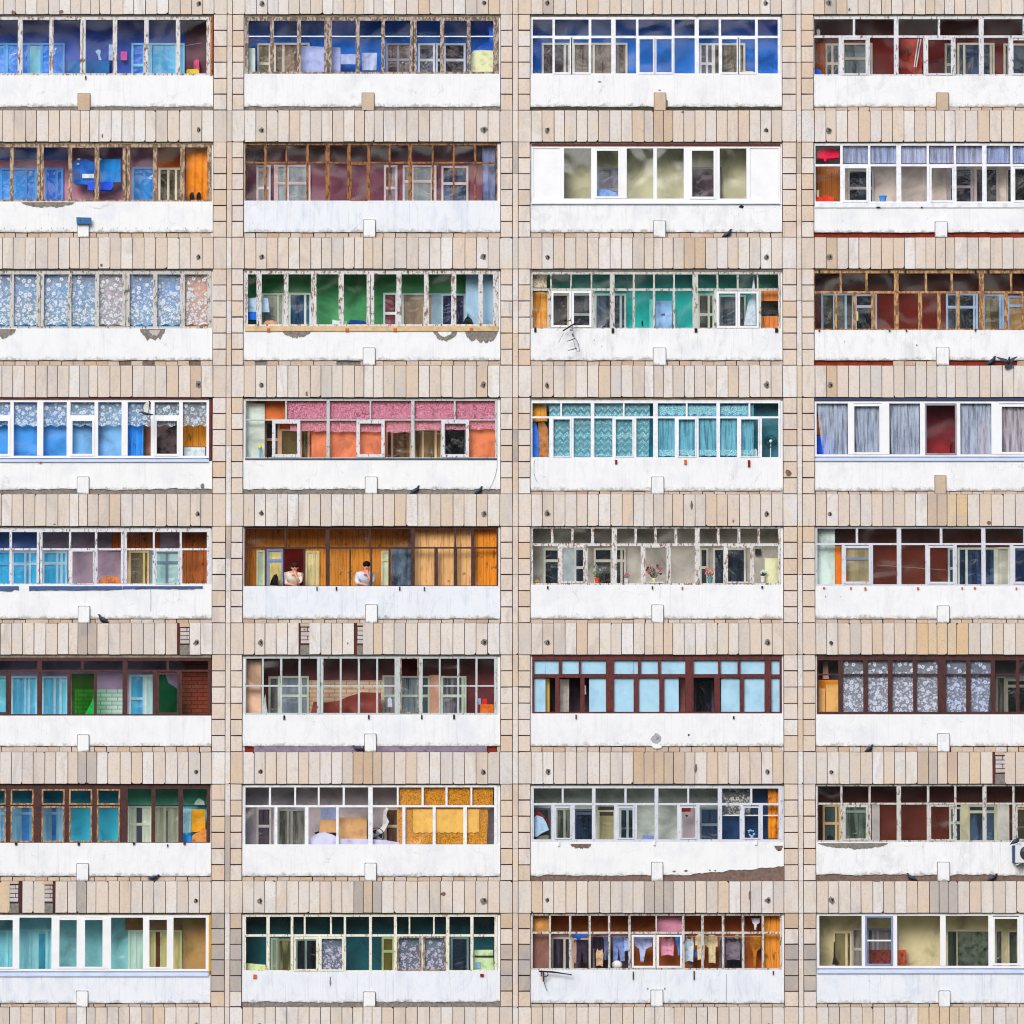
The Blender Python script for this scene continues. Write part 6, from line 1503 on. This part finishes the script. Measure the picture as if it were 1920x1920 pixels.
def landing():
    def A(x, y): p = P(1830 + x * 90 / 1920, 640 + y * 60 / 1280, -.08); return (p.x, p.z)
    c0 = A(1250, 1050)
    root = empty('pigeon', (c0[0], -.08, c0[1]), 'pigeon landing with spread wings below the orange-brown barred balcony', 'pigeon', 'pigeons on the ledges')
    ax = [A(1335, 600), A(1330, 650), A(1330, 720), A(1300, 800), A(1290, 880), A(1290, 940)]
    MB().tube([(x, -.1 + i * .012, z) for i, (x, z) in enumerate(ax)], [.004, .018, .024, .045, .04, .02], 9).build('body', PIG, root, True)
    wing(root, [A(1240, 720), A(1150, 690), A(1010, 660), A(850, 620), A(830, 655), A(960, 735), A(1000, 800), A(1120, 800), A(1220, 830)], -.09)
    wing(root, [A(1370, 720), A(1450, 660), A(1560, 630), A(1665, 585), A(1640, 640), A(1540, 730), A(1470, 810), A(1380, 850)], -.08)
    wing(root, [A(1200, 900), A(1380, 870), A(1430, 920), A(1520, 940), A(1440, 1020), A(1300, 1090), A(1160, 1080), A(1140, 1010)], -.07, .012, PIG, 'tail')
landing()
def flyer():
    def A(x, y): p = P(230 + x * 170 / 1920, 740 + y * 120 / 1355, -.6); return (p.x, p.z)
    c0 = A(500, 400)
    root = empty('pigeon', (c0[0], -.6, c0[1]), 'pigeon flying past the lace curtain with one raised pale wing', 'pigeon')
    ax = [A(345, 368), A(385, 368), A(420, 375), A(480, 398), A(540, 412), A(590, 422), A(650, 424)]
    MB().tube([(x, -.6, z) for x, z in ax], [.003, .016, .024, .03, .026, .02, .008], 9).build('body', PIG, root, True)
    wing(root, [A(450, 375), A(445, 220), A(500, 165), A(548, 128), A(560, 170), A(552, 300), A(540, 400)], -.61, .012, plain('#d8d4cc', 1, .6, .1))
    wing(root, [A(525, 385), A(540, 290), A(548, 130), A(580, 135), A(590, 175), A(562, 290), A(552, 395)], -.60, .014, plain('#3c2c2c', 1))
flyer()

# ------------------------------------------------------------------ two people leaning on the sill
def skinmesh(name, V, E, R, mat, parent, sub=2):
    me = bpy.data.meshes.new(name)
    off = wloc(parent)
    me.from_pydata([tuple(Vector(v)) for v in V], E, [])
    o = bpy.data.objects.new(name, me); COL.objects.link(o); o.parent = parent
    me.materials.append(mat)
    o.modifiers.new('s', 'SKIN')
    sv = me.skin_vertices[0].data
    for i, r_ in enumerate(R): sv[i].radius = r_ if isinstance(r_, tuple) else (r_, r_)
    sv[0].use_root = True
    ss = o.modifiers.new('u', 'SUBSURF'); ss.levels = sub; ss.render_levels = sub
    me.polygons.foreach_set('use_smooth', [True] * len(me.polygons))
    return o
def person(px, top, bot, label, shirtc, collar, hairc, mirror, long_hair, k=1.0):
    """leaning on the sill; local axes: x right, y into the building, z up from the sill; the unit is a metre"""
    sp = P(px, bot, .14)
    root = empty('person', (sp.x, .14, sp.z), label, 'person')
    s = mirror
    skin = plain('#e0967c', .8, .55, .06, 20)
    H = P(px, top, .14).z - sp.z            # height of the crown above the sill
    hz = H - .105; hx = .03 * s
    # skeleton: pelvis below the sill, trunk leaning forward, forearms on the sill, one hand at the chin
    V = [(-.02 * s, .42, -.22), (-.01 * s, .34, 0), (0, .22, .17), (0, .16, .265), (hx * .6, .12, .33), (hx, .085, hz - .03), (hx, .075, hz + .035),
         (-.17, .16, .245), (-.185, .04, .06), (-.05, -.03, .03), (.01, -.045, .015),          # left arm, forearm lies across
         (.17, .15, .245), (.15, .03, .07), (.07 * s + .03, -.03, .15), (hx + .012, -.012, hz - .118)]   # right arm, hand to chin
    E = [(0, 1), (1, 2), (2, 3), (3, 4), (4, 5), (5, 6), (3, 7), (7, 8), (8, 9), (9, 10), (3, 11), (11, 12), (12, 13), (13, 14)]
    R = [(.13, .1), (.12, .1), (.14, .1), (.12, .08), .045, (.062, .07), (.066, .078), .05, .04, .028, .022, .05, .04, .027, .024]
    # legs down to the loggia floor
    n = len(V); fz = bands[5][2] - sp.z + .06
    V += [(-.09, .42, -.35), (-.1, .38, (fz - .35) / 2), (-.1, .4, fz), (.09, .42, -.35), (.1, .4, (fz - .35) / 2), (.1, .42, fz)]
    E += [(0, n), (n, n + 1), (n + 1, n + 2), (0, n + 3), (n + 3, n + 4), (n + 4, n + 5)]
    R += [.085, .06, .045, .085, .06, .045]
    # hands: palm plus five fingers each
    def hand(root_i, p, d, spread, curl):
        d = Vector(d).normalized(); up = Vector(spread).normalized()
        for f in range(4):
            a = Vector(p) + d * .03 + up * (f - 1.5) * .017
            L = (.05, .058, .055, .043)[f]
            m1 = a + d * L * .5; m2 = m1 + (d * .5 + Vector(curl)).normalized() * L * .5
            k0 = len(V); V.extend([tuple(a), tuple(m1), tuple(m2)]); E.extend([(root_i, k0), (k0, k0 + 1), (k0 + 1, k0 + 2)]); R.extend([.0095, .0085, .007])
        a = Vector(p) - up * .032 + d * .008; k0 = len(V)
        V.extend([tuple(a), tuple(a + d * .03 - up * .012)]); E.extend([(root_i, k0), (k0, k0 + 1)]); R.extend([.011, .008])
    hand(10, V[10], (.5 * s, -.2, -.6), (.7, 0, .5 * s), (0, .2, -.8))
    hand(14, V[14], (-.1 * s, -.02, .9), (1, 0, .1), (-.5 * s, .25, .2))
    skinmesh('body', V, E, R, skin, root)
    # shirt over trunk and arms
    sh = [(V[0][0], .42, -.2), V[1], V[2], V[3], (V[4][0] * .6, .14, .29), V[7], tuple(Vector(V[8]) + Vector((0, 0, .01))), tuple(Vector(V[8]).lerp(Vector(V[9]), .55)), V[11], tuple(Vector(V[12]) + Vector((0, 0, .01))), tuple(Vector(V[12]).lerp(Vector(V[13]), .5))]
    se = [(0, 1), (1, 2), (2, 3), (3, 4), (3, 5), (5, 6), (6, 7), (3, 8), (8, 9), (9, 10)]
    sr = [(.15, .12), (.15, .13), (.175, .14), (.155, .125), .075, .068, .06, .048, .068, .06, .046]
    skinmesh('shirt', sh, se, sr, plain(shirtc, .95, .85, .1, 14), root)
    cz = .285
    off = Vector(wloc(root))
    MB().tube([off + Vector((-.055, .1, cz + .02)), off + Vector((-.02, .03, cz - .03)), off + Vector((.02, .03, cz - .03)), off + Vector((.055, .1, cz + .02))], [.012, .02, .02, .012], 6).build('collar', plain(collar, .95), root, True)
    # hair cap and face features
    hc = off + Vector((hx, .085, hz + .05))
    hm = MB().ball(tuple(hc + Vector((0, .02, .028))), .088, nu=16, nv=10, sq=(.95, 1.02, .8), rough=.05)
    if long_hair:
        hm.ball(tuple(hc + Vector((-.075 * s, .06, -.03))), .06, sq=(.8, .9, 1.35), rough=.08)
        hm.ball(tuple(hc + Vector((.06 * s, .07, -.01))), .045, sq=(.8, .9, 1.2), rough=.08)
    hm.build('hair', plain(hairc, 1, .7, .3, 40), root, True)
    fc = off + Vector((hx, .0, hz))
    MB().tube([fc + Vector((0, .012, .025)), fc + Vector((0, -.012, -.002)), fc + Vector((0, .005, -.01))], [.007, .013, .009], 7).build('nose', skin, root, True)
    for e in (-1, 1):
        MB().ball(tuple(fc + Vector((e * .027, .008, .028))), .0115, sq=(1.25, .6, .7)).build('eye', plain('#2c1c18', 1, .4), root, True)
        MB().tube([fc + Vector((e * .012, .004, .047)), fc + Vector((e * .042, .012, .046))], .0055, 5).build('eyebrow', plain(hairc, 1), root, True)
        MB().ball(tuple(off + Vector((hx + e * .072, .085, hz + .01))), .02, sq=(.45, .7, 1.15)).build('ear', skin, root, True)
    MB().tube([fc + Vector((-.022, .014, -.034)), fc + Vector((0, .004, -.032)), fc + Vector((.022, .014, -.034))], .0065, 6).build('mouth', plain('#8c3034', 1, .5), root, True)
person(549.5, 1056.5, 1098.5, 'woman in a cream blouse leaning on the sill with her chin on her hand', '#f0e4d2', '#f4ecdc', '#3a2018', 1, True)
person(684.5, 1055, 1098, 'dark-haired man in a white shirt leaning out with a hand at his mouth', '#e2e8fa', '#f4d8e2', '#120c10', 1, False)
